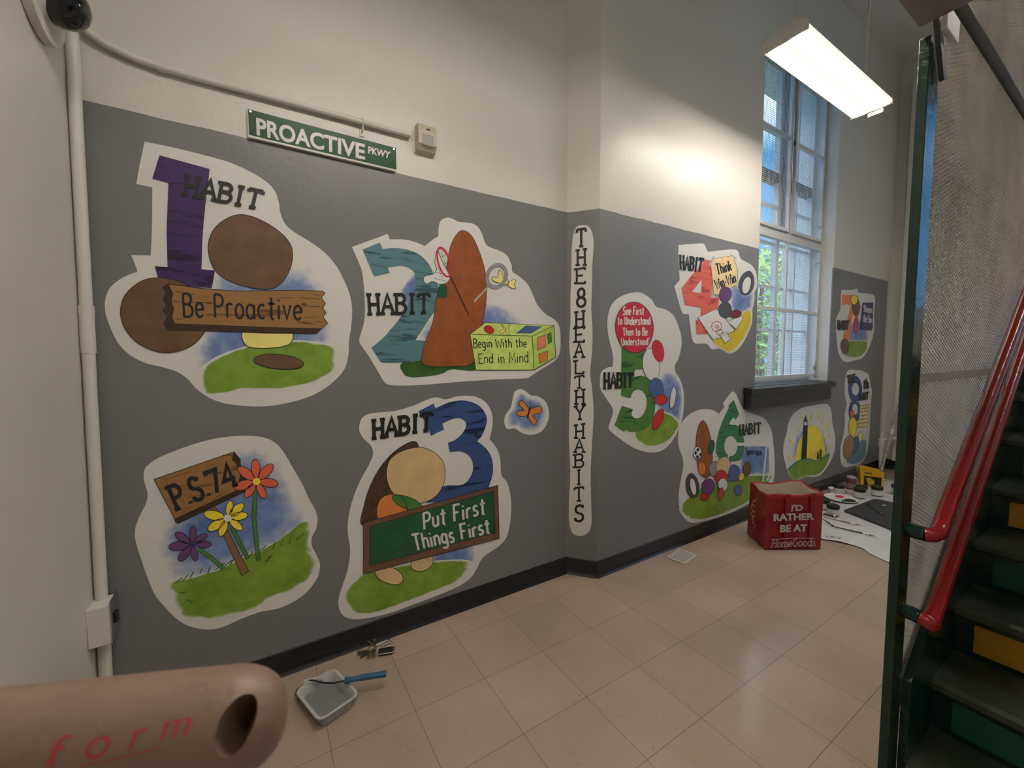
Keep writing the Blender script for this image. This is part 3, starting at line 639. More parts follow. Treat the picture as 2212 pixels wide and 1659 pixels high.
f.poly('painted_shape', smooth([(830, 690), (880, 700), (880, 800), (810, 790)]), P_CHALK, 4.5, 3)
n_ = f.poly('butterfly_net', smooth([(805, 400), (785, 500), (800, 560), (770, 600), (700, 620), (688, 655), (715, 685), (770, 665), (830, 690), (890, 672), (912, 620), (850, 500)]), P_PAPER, 5, 5, [[(800, 520), (850, 640)], [(790, 590), (900, 600)], [(780, 640), (880, 660)], [(840, 420), (890, 560)], [(850, 520), (900, 500)], [(830, 460), (880, 440)]], 3)
f.strokes('net_hoop', [ell(863, 500, 50, 128, -16)], 15, P_RED, 5.6, True, parent=n_); f.strokes('net_handle', [[(918, 625), (1075, 955)]], 12, P_WOODD, 5.6, parent=n_)
g_ = f.strokes('magnifying_glass', [ell(1312, 618, 78, 98, 22)], 32, P_GREY, 5.6, True); f.strokes('glass_handle', [[(1240, 708), (1120, 835)]], 14, P_TAPE, 5.4, parent=g_)
f.poly('yellow_butterfly', [smooth([(1335, 563), (1362, 600), (1368, 640), (1410, 650), (1400, 690), (1340, 680), (1280, 655), (1280, 625), (1318, 628)]), smooth([(1408, 690), (1440, 655), (1475, 655), (1460, 690), (1475, 722), (1440, 722)])], P_YELL, 5, 4)
b = f.poly('painted_box', [[(1085, 1115), (1615, 1130), (1630, 1418), (1135, 1420)], [(1085, 1115), (1215, 1015), (1800, 1040), (1615, 1130)]], P_LIME, 5, 5)
f.poly('box_side', [(1615, 1130), (1800, 1040), (1815, 1310), (1630, 1418)], P_LIMED, 5, 5, parent=b)
for nm, pts, mm in (('ladybird', ell(1245, 1075, 45, 32, 25), P_RED), ('blue_square', [(1480, 1105), (1560, 1042), (1695, 1050), (1605, 1105)], P_BLUE), ('salmon_square', [(1655, 1145), (1725, 1118), (1730, 1220), (1660, 1250)], P_PINKB), ('green_square', [(1742, 1115), (1775, 1100), (1782, 1180), (1750, 1200)], P_STEM), ('brown_square', [(1668, 1280), (1745, 1258), (1745, 1335), (1675, 1362)], P_ORAN)):
    f.poly(nm, pts, mm, 6, 3, parent=b)
f.poly('box_butterfly', [smooth([(1385, 1072), (1350, 1030), (1368, 1068), (1335, 1095), (1355, 1110)]), smooth([(1390, 1072), (1425, 1030), (1410, 1068), (1425, 1115), (1405, 1112)])], P_YELL, 6, 3, parent=b)
f.lines('slogan_lettering', [lettering('Begin With the', ((1115, 1230), (1568, 1225), (1110, 1152), (1562, 1152)), .1, jit=.03), lettering('End in Mind', ((1160, 1362), (1582, 1355), (1155, 1283), (1580, 1262)), .09, jit=.03)], M_INK, 6)
habit(f, (222, 942), (735, 930), (212, 776), (738, 774), .13)
# ---- 3
f = mural('white-edged mural with blue number 3 and green chalkboard reading Put First Things First', PL1, (700, 830, 3.13),
    cs((740, 90), (820, 102), (900, 82), (970, 78), (1040, 90), (1100, 130), (1135, 200), (1138, 280), (1118, 370, 1), (1165, 430), (1190, 500), (1198, 610), (1235, 660), (1258, 740), (1265, 830), (1255, 950), (1230, 1040), (1180, 1095), (1100, 1150), (1060, 1190), (1030, 1250), (980, 1320), (880, 1380), (760, 1430), (600, 1490), (450, 1545), (300, 1580), (200, 1588), (130, 1565), (98, 1500), (105, 1420), (145, 1300), (170, 1200), (175, 1100), (160, 1000), (165, 900), (190, 790), (240, 660), (300, 550), (330, 480), (320, 420), (270, 370), (240, 320), (240, 270), (265, 220), (330, 195), (480, 180), (600, 145)))
f.wash('sky_wash', smooth([(740, 1130), (900, 1080), (1030, 1080), (1010, 1220), (850, 1240), (680, 1230)]), P_SKY, 1)
f.wash('grass_patch', smooth([(140, 1380), (250, 1285), (400, 1245), (600, 1210), (850, 1185), (995, 1200), (940, 1310), (810, 1375), (550, 1475), (330, 1550), (195, 1550), (135, 1470)]), P_GRASS, 2, None, GR)
f.poly('number', smooth([(635, 183), (635, 183), (740, 130), (740, 130), (752, 162), (752, 162), (850, 120), (950, 110), (1040, 140), (1090, 200), (1098, 260), (1070, 340), (1035, 385), (1035, 385), (1100, 440), (1135, 510), (1140, 600), (1110, 700), (1110, 700), (900, 780), (690, 800), (690, 800), (700, 730), (700, 730), (820, 685), (930, 680), (985, 630), (1007, 560), (985, 490), (930, 455), (850, 458), (850, 458), (835, 395), (835, 395), (890, 372), (940, 322), (960, 270), (935, 235), (880, 230), (798, 265), (798, 265), (810, 305), (810, 305), (722, 345), (722, 345), (690, 270)], 4), P_BLU, 3)
f.poly('painted_shape', smooth([(600, 385), (480, 450), (380, 560), (310, 690), (270, 820), (255, 950), (420, 920), (560, 800), (620, 600), (640, 440)]), P_DKBR, 4, 4)
f.poly('painted_shape', lump(620, 610, 195, 190, 10, 5), P_TAN, 4.4, 4)
f.poly('painted_shape', lump(455, 850, 105, 110, 30, 6), P_ORAN, 4.8, 4); f.poly('painted_shape', lump(560, 800, 110, 40, 20, 6), P_STEM, 4.7, 4)
f.poly('painted_shape', lump(440, 1290, 100, 55, 20, 3), P_TAN, 4, 4); f.poly('painted_shape', lump(660, 1200, 80, 60, -20, 3), P_TAN, 4, 4)
b = f.poly('chalkboard', [(305, 960), (1145, 722), (1155, 1002), (308, 1222)], P_CHALK, 6.2, 4)
f.poly('chalkboard_frame', [(265, 935), (1172, 682), (1182, 1040), (265, 1280)], paint('frame brown', 106, 78, 60, .15, 20), 6.0, 4, parent=b, holes=[[(305, 960), (1145, 722), (1155, 1002), (308, 1222)]])
f.lines('slogan_lettering', [lettering('Put First', ((672, 978), (1088, 872), (665, 870), (1082, 765)), .14, jit=.03), lettering('Things First', ((612, 1122), (1120, 1002), (588, 1015), (1110, 908)), .14, jit=.03)], P_CREAM, 6.9)
habit(f, (330, 365), (722, 308), (328, 245), (728, 196), .17)
# ---- orange butterfly
f = mural('small blue-washed mural of an orange butterfly', PL1, (700, 830, 3.13),
    smooth([(1330, 33), (1365, 50), (1400, 75), (1440, 80), (1490, 110), (1515, 160), (1520, 220), (1500, 280), (1460, 325), (1400, 342), (1340, 330), (1290, 300), (1240, 303), (1218, 260), (1225, 210), (1260, 160), (1275, 100), (1290, 50)]))
f.wash('sky_wash', smooth([(1330, 40), (1400, 80), (1440, 85), (1485, 115), (1512, 165), (1515, 220), (1495, 275), (1455, 318), (1400, 335), (1340, 322), (1290, 292), (1240, 290), (1226, 260), (1232, 210), (1268, 160), (1282, 100), (1300, 55)]), P_SKY, 1)
b = f.poly('butterfly', [smooth([(1382, 168), (1345, 115), (1320, 115), (1318, 140), (1350, 176), (1310, 180), (1300, 200), (1320, 215), (1368, 212)]), smooth([(1378, 215), (1410, 270), (1430, 265), (1432, 240), (1410, 212), (1465, 190), (1470, 165), (1450, 150), (1394, 170)])], P_ORAN, 3, 4)
f.strokes('butterfly_body', [[(1393, 155), (1372, 230)]], 9, M_INK, 4, parent=b); f.strokes('feeler', [[(1395, 155), (1388, 95)], [(1395, 155), (1430, 140)]], 3, M_INK, 4, parent=b)
# ---- school sign and flowers
f = mural('mural of three painted flowers beside a wooden sign reading P.S.74', PL1, (270, 920, 3.607),
    smooth([(880, 78), (1000, 78), (1100, 95), (1180, 140), (1240, 210), (1310, 330), (1380, 450), (1430, 560), (1480, 650), (1500, 720), (1490, 800), (1458, 860), (1455, 930), (1490, 1000), (1518, 1070), (1515, 1130), (1490, 1200), (1420, 1290), (1330, 1360), (1200, 1420), (1050, 1450), (900, 1505), (780, 1560), (680, 1585), (580, 1580), (480, 1550), (400, 1500), (310, 1410), (230, 1310), (180, 1190), (140, 1080), (100, 960), (78, 860), (85, 780), (120, 690), (165, 600), (175, 520), (150, 430), (150, 350), (180, 305), (260, 250), (400, 190), (560, 135), (720, 95)]))
f.wash('sky_wash', smooth([(860, 110), (1060, 110), (1200, 190), (1300, 360), (1390, 540), (1480, 680), (1430, 800), (1200, 960), (900, 1100), (600, 1230), (400, 1260), (260, 1150), (200, 1000), (210, 840), (300, 700), (400, 500), (700, 300)]), P_SKY, 1, (860, 760))
f.wash('grass_patch', smooth([(330, 1230), (450, 1195), (700, 1125), (800, 1075), (960, 995), (1180, 895), (1410, 725), (1460, 800), (1445, 900), (1500, 1060), (1455, 1190), (1300, 1280), (1120, 1350), (1000, 1430), (800, 1485), (620, 1515), (430, 1485), (375, 1390)]), P_GRASS, 2, None, ((1, 0), (.96, .3), (.9, .5), (.78, .8), (.4, 1)))
for bl_ in [[(400+i*62+random.uniform(-20, 20), 1225-i*23+random.uniform(-10, 25)), (440+i*62+random.uniform(-30, 30), 1180-i*23)] for i in range(16)]+[[(430, 1300), (490, 1290)], [(480, 1350), (530, 1375)], [(1090, 1060), (1150, 1000)], [(1110, 1050), (1125, 1010)]]: f.strokes('grass_blade', [bl_], 8, paint('blade green', 50, 100, 44), 2.5)
f.poly('sign_post', [(668, 635), (700, 618), (965, 1130), (910, 1165)], paint('post brown', 132, 98, 72, .1), 3, 5)
b = f.poly('sign_board', [(228, 415), (850, 200), (835, 265), (860, 280), (880, 320), (900, 380), (890, 430), (940, 470), (390, 722)], P_WOOD, 4, 5, [[(310, 420), (520, 350)], [(640, 325), (700, 290)], [(680, 570), (800, 510)], [(410, 690), (500, 650)]], 3)
f.poly('board_edge', [[(390, 722), (940, 470), (955, 500), (415, 758), (395, 745)], [(850, 200), (875, 230), (900, 260), (900, 300), (940, 400), (945, 430), (890, 430), (900, 380), (880, 320), (860, 280), (835, 265)]], P_WOODD, 4, 4, parent=b)
f.text('sign_lettering', lettering('P.S.74', ((405, 648), (880, 448), (330, 478), (815, 292)), .17, slab=True, track=.16), M_INK, 5)
for nm, c, tips, mm, cm, stem, dl in (('purple_flower', (525, 920), [(535, 778), (640, 845), (672, 918), (552, 1045), (425, 1045), (345, 942), (395, 832)], P_PURP, P_NAVY, [(575, 955), (690, 1040), (770, 1115)], 0),
    ('yellow_flower', (800, 715), [(825, 582), (922, 605), (955, 690), (912, 805), (740, 855), (650, 808), (618, 680)], P_YEL2, P_PAPER, [(830, 785), (890, 900), (960, 1035)], .3),
    ('coral_flower', (1025, 430), [(1015, 258), (1150, 300), (1190, 450), (1092, 560), (938, 553), (853, 480), (885, 322)], P_CORAL, P_YEL2, [(1015, 490), (1005, 720), (1040, 1050)], .5)):
    pet = []
    for tx, ty in tips:
        L_ = math.hypot(tx-c[0], ty-c[1]); pet.append(ell((c[0]*.42+tx*.58), (c[1]*.42+ty*.58), L_*.43, L_*.2, math.degrees(math.atan2(ty-c[1], tx-c[0])), 20))
    b = f.poly(nm, pet, mm, 4.6+dl, 5); f.poly('flower_centre', ell(*c, 30, 28), cm, 5.4+dl, parent=b)
    f.mesh('flower_stem', ribbon(smooth(stem+stem[::-1])[:7] if 0 else stem, 34)+ribbon(stem, 26), [M_INK, P_STEM], 3.2+dl, [0, 0, 1, 1], parent=b)
# ---- tall column of letters on the chamfer
f = mural('tall narrow white strip mural with letters spelling The 8 Healthy Habits downward', PLC, (1200, 440, 1.976),
    smooth([(110, 92), (138, 96), (157, 125), (163, 180), (157, 260), (156, 340), (153, 450), (158, 550), (155, 640), (148, 720), (157, 800), (163, 900), (157, 1000), (150, 1150), (153, 1300), (153, 1370), (138, 1405), (110, 1418), (77, 1410), (60, 1370), (57, 1300), (63, 1150), (58, 1000), (61, 850), (66, 700), (59, 600), (64, 500), (64, 400), (68, 300), (69, 200), (76, 130), (90, 100)]))
lt = []
for ch, a, b, cx in (('T', 108, 182, 110), ('H', 196, 262, 110), ('E', 276, 340, 107), ('8', 362, 440, 110), ('H', 460, 525, 104), ('E', 528, 590, 103), ('A', 595, 655, 101), ('L', 668, 725, 101), ('T', 735, 787, 102), ('H', 795, 855, 104), ('Y', 862, 920, 104), ('H', 942, 1000, 103), ('A', 1005, 1060, 102), ('B', 1068, 1125, 101), ('I', 1136, 1198, 100), ('T', 1210, 1268, 100), ('S', 1286, 1355, 101)):
    hw = 10 if ch == 'I' else 19
    lt += lettering(ch, ((cx-hw, b), (cx+hw, b), (cx-hw, a+4), (cx+hw, a-2)), .15, slab=True)
f.text('column_lettering', lt, M_INK, 2)
# ---- 5
f = mural('white-edged mural with green number 5 under a red balloon of white lettering', PL2, (1310, 640, 4.882),
    [((x/1.976+1200-1310)*4.882, (y/1.976+440-640)*4.882) for x, y in cs((340, 378), (375, 385), (410, 410), (430, 440), (470, 452), (505, 480), (530, 540), (538, 600), (525, 660), (508, 695), (520, 745), (538, 810), (545, 870), (535, 940), (500, 1010), (460, 1050), (420, 1062), (380, 1058), (330, 1040), (270, 1000), (228, 962), (233, 930), (245, 880), (215, 830), (192, 790), (190, 750), (195, 718), (220, 700), (243, 697, 1), (245, 650), (225, 560), (222, 490), (240, 430), (280, 395))])
f.wash('sky_wash', smooth([(600, 780), (720, 800), (800, 950), (815, 1150), (770, 1350), (620, 1300), (500, 1180), (520, 950)]), P_SKY, 1)
f.wash('grass_patch', smooth([(285, 1440), (450, 1340), (600, 1215), (765, 1320), (720, 1450), (630, 1540), (480, 1585), (370, 1560)]), P_GRASSD if 0 else P_GRASS, 2, None, GR)
f.poly('number', smooth([(158, 530), (158, 530), (450, 565), (450, 565), (440, 700), (425, 770), (425, 770), (300, 770), (300, 770), (285, 850), (285, 850), (400, 845), (480, 940), (512, 1100), (500, 1250), (450, 1360), (350, 1420), (250, 1428), (195, 1405), (195, 1405), (185, 1430), (185, 1430), (82, 1358), (82, 1358), (160, 1155), (160, 1155), (275, 1190), (275, 1190), (262, 1250), (300, 1285), (360, 1270), (410, 1190), (420, 1090), (390, 1010), (340, 982), (280, 1005), (250, 1075), (250, 1075), (150, 1045), (150, 1045)], 4), P_GRN5, 3)
for a, mm in ((lump(465, 720, 90, 170, -8, 3), P_PAPER), (lump(540, 580, 62, 115, -12, 4), P_RED), (lump(520, 970, 75, 110, -10, 5), P_BLUE), (lump(570, 1090, 68, 52, -10, 6), P_RED), (lump(540, 1295, 50, 120, 22, 7), P_RED), (lump(695, 1070, 30, 115, 8, 8), P_PAPER)):
    f.poly('painted_shape', a, mm, 4, 4)
b = f.poly('balloon', ell(290, 328, 200, 268, -4), paint('balloon red', 184, 44, 58, .1), 5, 5)
f.lines('slogan_lettering', [lettering('See First', ((168, 195), (388, 195), (172, 110), (390, 112)), .15, jit=.04), lettering('to Understand', ((112, 298), (455, 300), (112, 215), (455, 217)), .15, jit=.04), lettering('Then to Be', ((168, 415), (425, 410), (165, 335), (425, 330)), .15, jit=.04), lettering('Understood', ((155, 518), (432, 510), (150, 442), (430, 440)), .15, jit=.04), lettering('®', ((434, 478), (458, 478), (434, 440), (458, 440)), .07)], P_CREAM, 6)
habit(f, ((205/1.976-110)*4.882, (788/1.976-200)*4.882), (272, 948), ((205/1.976-110)*4.882, (724/1.976-200)*4.882), (276, 812), .13)
# ---- 4
f = mural('white-edged mural with coral number 4 and parchment reading Think Win-Win', PL2, (1440, 500, 5.531),
    cs((140, 162, 1), (300, 150), (435, 145), (470, 195), (495, 240), (600, 230), (780, 215), (850, 235), (880, 320), (940, 360), (1010, 400), (1060, 470), (1080, 560), (1080, 660), (1040, 760), (1025, 900), (1020, 1080), (980, 1200), (920, 1320), (850, 1410), (780, 1455), (730, 1455), (670, 1420), (610, 1400), (540, 1410), (500, 1360), (460, 1340), (350, 1340), (310, 1300), (290, 1200), (265, 990, 1), (195, 985, 1), (170, 930), (90, 655, 1), (155, 580, 1), (140, 300)))
f.wash('sky_wash', smooth([(740, 680), (840, 620), (920, 760), (1045, 740), (1020, 930), (900, 990), (780, 1000)]), P_SKY, 1)
f.wash('ground_wash', smooth([(535, 1320), (640, 1260), (800, 1180), (880, 1000), (1000, 915), (1020, 1040), (970, 1190), (870, 1350), (760, 1445), (640, 1400)]), P_YEL, 2, (780, 1270), GR)
f.poly('number', [(465, 335), (520, 350), (545, 560), (530, 790), (625, 790), (610, 930), (540, 940), (480, 1000), (490, 1225), (350, 1222), (345, 1060), (400, 1050), (405, 908), (215, 880), (175, 675), (300, 520)], P_RED4, 3, holes=[[(300, 720), (420, 570), (408, 740)]])
f.poly('striped_shape', lump(950, 620, 95, 150, 10, 3), P_DGREY, 4); f.poly('striped_shape', lump(950, 640, 45, 100, 12, 5), P_PAPER, 4.4)
p = f.poly('parchment', [(515, 350), (560, 325), (790, 290), (845, 470), (835, 640), (620, 760), (555, 745), (540, 560)], P_PARCH, 4.6, 4)
for tp in ([(545, 300), (570, 300), (515, 412), (490, 412)], [(752, 268), (830, 315), (825, 330), (755, 290)], [(545, 735), (615, 770), (612, 785), (545, 755)]): f.poly('tape', tp, P_TAPE, 5.2, parent=p)
f.lines('slogan_lettering', [lettering('Think', ((602, 520), (772, 468), (575, 392), (752, 345)), .12, jit=.03), lettering('Win-Win', ((592, 695), (822, 605), (558, 578), (805, 488)), .12, jit=.03)], M_INK, 5.4)
f.poly('painted_shape', lump(695, 755, 75, 90, 0, 4), P_PURP, 5, 4); f.poly('painted_shape', lump(690, 940, 80, 95, 10, 6), P_DGREY, 4.8, 4); f.poly('painted_shape', lump(820, 985, 70, 50, -10, 7), paint('maroon paint', 120, 48, 64), 4.8, 4)
for pp in ([(365, 1030), (590, 925), (810, 1185), (550, 1300)], [(720, 1080), (880, 1005), (905, 1045), (825, 1168)], [(620, 1225), (715, 1205), (740, 1270), (780, 1262), (690, 1335)]): f.poly('loose_paper', pp, P_PAPER, 5.6, 4)
f.strokes('crayon_marks', [ell(590, 1135, 60, 60), ell(595, 1135, 18, 18), ell(625, 1205, 36, 38)], 7, P_RED, 6.2, True)
habit(f, (158, 445), (408, 482), (152, 285), (438, 328), .1)
# ---- 6
f = mural('white-edged mural with green number 6 and painted soccer goal', PL2, (1440, 820, 4.366),
    cs((630, 113), (655, 140), (700, 240), (740, 290), (800, 320), (880, 345), (940, 390), (985, 470), (1005, 600), (1018, 760), (1015, 900), (985, 1010), (900, 1095), (770, 1170), (600, 1260), (450, 1310), (300, 1345), (230, 1350), (170, 1310), (125, 1220), (112, 1100), (130, 960), (155, 830), (150, 740), (115, 640), (108, 540), (130, 430), (200, 340), (290, 290), (380, 278), (450, 295), (490, 325, 1), (540, 262), (528, 225, 1), (600, 130)))
f.wash('grass_patch', smooth([(120, 1200), (230, 1080), (400, 980), (700, 905), (970, 890), (1000, 930), (850, 1110), (500, 1280), (280, 1330), (160, 1290)]), P_GRASS, 1, None, GR)
f.poly('number', smooth([(630, 190), (630, 190), (682, 328), (682, 328), (645, 380), (645, 380), (625, 355), (625, 355), (590, 420), (660, 432), (710, 500), (732, 620), (715, 710), (680, 760), (560, 770), (480, 720), (462, 640), (480, 530), (520, 400), (585, 265), (585, 265), (580, 245), (580, 245)], 4), P_GRN6, 3, holes=[ell(603, 625, 62, 95)])
f.wash('goal_net', smooth([(690, 640), (820, 610), (975, 620), (980, 760), (975, 890), (830, 900), (680, 900), (690, 760)], 4), P_SKY, 2, None, GR)
g = f.strokes('goal_frame', [[(690, 905), (975, 895)], [(570, 770), (605, 600), (965, 605), (975, 890)], [(905, 960), (940, 620), (605, 615)], [(940, 950), (978, 890)]], 15, P_PAPER, 4)
f.lines('slogan_lettering', [lettering('Synergize', ((742, 702), (895, 712), (745, 640), (890, 655)), .1, jit=.02), lettering('®', ((897, 676), (911, 676), (897, 652), (911, 652)), .08)], M_INK, 5)
for i, (a, mm) in enumerate(((lump(350, 660, 78, 270, -4, 3), P_BEAR), (lump(415, 640, 30, 70, 10, 4), P_CHALK), (lump(445, 840, 48, 72, 5, 5), P_GREY), (lump(330, 840, 38, 60, 0, 4), P_ORAN), (lump(530, 820, 68, 95, 10, 6), P_TAN), (lump(510, 920, 60, 70, 0, 7), P_RED), (lump(630, 880, 55, 80, 10, 8), P_BLUE), (lump(755, 840, 36, 72, 5, 9), P_BRN), (lump(700, 915, 24, 40, 20, 2), P_YEL2), (lump(240, 1000, 62, 115, -10, 3), P_DGREY), (lump(245, 1010, 28, 80, -10, 4), P_PAPER), (lump(385, 1010, 58, 80, 10, 5), P_PURP), (lump(525, 990, 45, 60, 0, 6), P_PAPER), (lump(505, 1075, 24, 60, 10, 7), P_RED), (lump(350, 1105, 40, 30, 0, 8), P_RED), (lump(670, 1040, 36, 46, 0, 9), P_BLUE))):
    f.poly('painted_shape', a, mm, 4, 4)
b = f.poly('soccer_ball', ell(286, 692, 38, 58), P_PAPER, 5, 4); f.poly('ball_patches', [ell(290, 660, 13, 16), ell(268, 690, 11, 17), ell(286, 728, 13, 16), ell(312, 705, 9, 14)], M_INK, 5.6, parent=b)
habit(f, (686, 525), (878, 498), (682, 428), (882, 405), .11, 7)
# ---- lighthouse
f = mural('mural of a black lighthouse in front of a big yellow sun', PL2, (1440, 820, 4.366),
    smooth([(1480, 228), (1530, 245), (1555, 310), (1560, 400), (1585, 520), (1588, 640), (1560, 740), (1510, 830), (1450, 900), (1380, 920), (1310, 915), (1240, 945), (1190, 940), (1150, 890), (1115, 780), (1098, 680), (1110, 580), (1135, 490), (1145, 420), (1190, 330), (1270, 270), (1370, 245)]))
f.wash('sky_wash', smooth([(1180, 800), (1165, 650), (1210, 520), (1290, 430), (1400, 400), (1480, 460), (1530, 580), (1550, 720), (1480, 800), (1340, 820)]), P_SKY, 1, (1350, 640))
f.poly('sun', smooth([(1205, 780), (1205, 780), (1225, 650), (1265, 540), (1320, 455), (1385, 430), (1440, 470), (1475, 560), (1492, 680), (1492, 740), (1492, 740), (1360, 780)]), P_YEL2, 2)
f.wash('hill', smooth([(1150, 860), (1228, 768), (1330, 742), (1420, 758), (1530, 695), (1505, 800), (1435, 885), (1300, 910), (1200, 945)]), P_GRASS, 3, None, ((1, .45), (.92, .7), (.8, 1), (.3, 1)))
f.strokes('hill_crest', [smooth([(1160, 850), (1228, 774), (1330, 748), (1420, 764), (1524, 700)])[:24]], 14, P_TEALS, 3.6)
b = f.poly('lighthouse', [(1286, 430), (1328, 430), (1316, 748), (1264, 752)], M_INK, 4)
f.poly('lantern_room', [(1290, 392), (1324, 392), (1328, 432), (1284, 432)], P_PAPER, 4.2, 4, [[(1298, 392), (1298, 432)], [(1312, 392), (1312, 432)]], 3, parent=b); f.poly('lighthouse_roof', [(1286, 396), (1306, 352), (1308, 325), (1311, 352), (1328, 396)], M_INK, 4.6, parent=b)
f.poly('small_figure', [ell(1422, 690, 7, 12), [(1416, 700), (1428, 700), (1433, 748), (1410, 748)], [(1426, 712), (1438, 700), (1438, 708), (1428, 722)]], M_INK, 4.8); f.poly('small_figure', [ell(1447, 668, 7, 14), [(1440, 680), (1456, 680), (1452, 748), (1438, 748)], [(1452, 688), (1464, 648), (1462, 668), (1455, 698)]], M_INK, 4.8)
for ry in [[(1258, 325), (1266, 362)], [(1362, 325), (1360, 380)], [(1442, 290), (1430, 372)], [(1477, 375), (1455, 415)], [(1540, 395), (1495, 475)], [(1230, 475), (1240, 497)], [(1145, 558), (1192, 602)], [(1145, 722), (1180, 752)], [(1540, 520), (1524, 540)], [(1560, 632), (1530, 645)]]: f.strokes('sun_ray', [ry], 13, P_YEL2, 3)
# ---- 7
f = mural('small mural with orange number 7 and a purple sheet of lettering, right of the window', PL2, (1780, 560, 3.317),
    cs((125, 220, 1), (205, 219), (235, 212), (250, 240), (330, 248), (360, 265), (365, 310), (358, 400), (360, 480), (345, 570), (310, 660), (270, 710), (220, 725), (160, 738), (125, 715), (100, 660), (92, 590), (85, 510), (85, 430), (116, 362, 1), (120, 260)))
f.wash('sky_wash', smooth([(175, 470), (250, 420), (310, 490), (318, 600), (160, 610)]), P_SKY, 1); f.wash('grass_patch', smooth([(145, 595), (225, 582), (305, 588), (305, 650), (262, 695), (200, 706), (145, 685)]), P_GRASS, 2, None, GR)
f.poly('number', [(128, 252), (240, 262), (235, 300), (190, 460), (178, 590), (130, 580), (155, 470), (190, 335), (160, 322), (125, 332)], P_ORG, 3)
for a, mm in ((lump(225, 470, 15, 62, 5, 3), P_RED), (lump(228, 345, 28, 62, 0, 4), P_BRN), (lump(212, 290, 24, 34, 0, 5), P_YEL2), (lump(146, 625, 30, 55, 0, 6), P_BRN)): f.poly('painted_shape', a, mm, 4, 2)
p = f.poly('purple_sheet', [(275, 312), (348, 312), (345, 490), (335, 510), (256, 505), (264, 420)], P_NAVY, 5, 2)
f.lines('slogan_lettering', [lettering('Sharpen', ((281, 376), (340, 384), (282, 328), (340, 342)), .14), lettering('the Saw', ((278, 448), (340, 456), (280, 396), (341, 408)), .14)], mat('lilac lettering', (.6, .55, .68, 1), .4), 6)
habit(f, (95, 503), (168, 503), (94, 440), (175, 442), .12)
# ---- 8
f = mural('small tall mural with blue number 8 near the far corner', PL2, (1810, 790, 7.37),
    smooth([(215, 58), (280, 70), (370, 75), (420, 100), (480, 130), (500, 190), (520, 320), (540, 400), (525, 600), (510, 900), (490, 1200), (440, 1440), (350, 1560), (200, 1600), (120, 1615), (60, 1570), (35, 1450), (40, 1300), (80, 1120), (105, 980), (110, 850), (105, 780), (140, 600), (115, 500), (105, 350), (115, 200), (150, 90)]))
f.wash('water_wash', smooth([(120, 1510), (210, 1380), (310, 1230), (450, 1160), (455, 1330), (430, 1460), (330, 1555), (180, 1575)]), P_TEALW, 1, None, GR)
f.poly('number', ell(270, 372, 110, 212), P_BLU, 3, holes=[ell(275, 375, 58, 98)]); f.poly('number', ell(262, 720, 98, 175), P_BLU, 3, holes=[ell(270, 692, 46, 88)])
for a, mm in ((lump(262, 1260, 62, 140, 12, 3), P_BLUE), (lump(165, 1290, 78, 190, 8, 5), paint('ochre paint', 150, 122, 88)), (lump(228, 970, 66, 150, 2, 6), P_YEL2), (lump(218, 765, 36, 58, 0, 7), P_CORAL), (lump(350, 1130, 34, 80, 0, 4), P_YELL)): f.poly('painted_shape', a, mm, 4, 5)
p = f.poly('painted_sheet', [(345, 640), (500, 608), (475, 965), (315, 985)], P_PARCH, 5, 5, [[(355, 690), (480, 665)], [(350, 740), (475, 715)], [(345, 800), (472, 780)], [(338, 860), (465, 840)], [(330, 915), (468, 905)]], 9)
f.lines('ordinal_lettering', [lettering('THE', ((145, 282), (258, 262), (142, 158), (262, 132)), .15, slab=True), lettering('th', ((400, 370), (478, 352), (400, 230), (476, 205)), .16, slab=True)], M_INK, 6)
habit(f, (332, 553), (472, 533), (338, 446), (480, 415), .12)

# ------------------------------------------------------------------ things on the mural wall
M_PIPE = mat('painted conduit', (.66, .645, .60, 1), .4, bump=.15, bscale=25)
t = thing('street_sign', 'green street sign with white letters reading Proactive Pkwy', 'street sign', (.287, Y1-.012, 2.2465))
sx0, sx1 = -.292, .292
m = MB(); m.box(sx0, sx1, -.003, .003, 0, .108, bev=.0025); m.build('sign_plate', mat('white sign enamel', (.62, .62, .6, 1), .25), t)
m = MB(); m.box(sx0+.004, sx1-.001, -.0044, -.0032, .010, .1065); m.build('green_face', mat('green sign sheeting', (.008, .07, .028, 1), .3, spec=.18), t)
sp = (Vector((0, Y1-.0166, 0)), Vector((0, -1, 0))); f = Flat(t, sp, (500, 220, 4.809))
M_SIGNW = mat('sign lettering', (.60, .58, .58, 1), .3)
f.text('street_name', block('PROACTIVE', ((262, 348), (1388, 606), (255, 162), (1388, 440)), .03), M_SIGNW, 0)
f.text('street_suffix', block('PKWY', ((1420, 536), (1642, 590), (1420, 462), (1656, 520)), .03), M_SIGNW, 0)
for x in (sx0+.012, sx1-.012): MB().cyl((x, -.004, .098), (x, -.009, .098), .004, n=10).build('screw', M_STEEL, t)
MB().box(-.2, .2, .003, .012, .03, .06).build('bracket', M_STEEL, t)
t = thing('motion_sensor', 'beige motion sensor box at the end of the wall conduit', 'motion sensor', (.722, Y1, 2.362))
m = MB(); m.prism([(-.045, 0, 0), (-.045, -.028, .006), (-.045, -.05, .03), (-.045, -.052, .09), (-.045, -.04, .122), (-.045, 0, .124)], (.09, 0, 0)); m.build('sensor_body', mat('aged cream plastic', (.55, .50, .40, 1), .45), t)
m = MB(); m.prism([(-.026, -.049, .024), (.028, -.049, .024), (.028, -.0535, .072), (-.026, -.0535, .072)], (0, -.003, 0)); m.build('sensor_window', mat('grey lens plastic', (.36, .36, .36, 1), .35), t)
MB().box(-.006, .012, -.0545, -.05, .096, .100).build('slot', M_INK, t)
t = thing('wall_conduit', 'thin white conduit running along the wall above the street sign', 'conduit', (0, Y1-.016, 2.42))
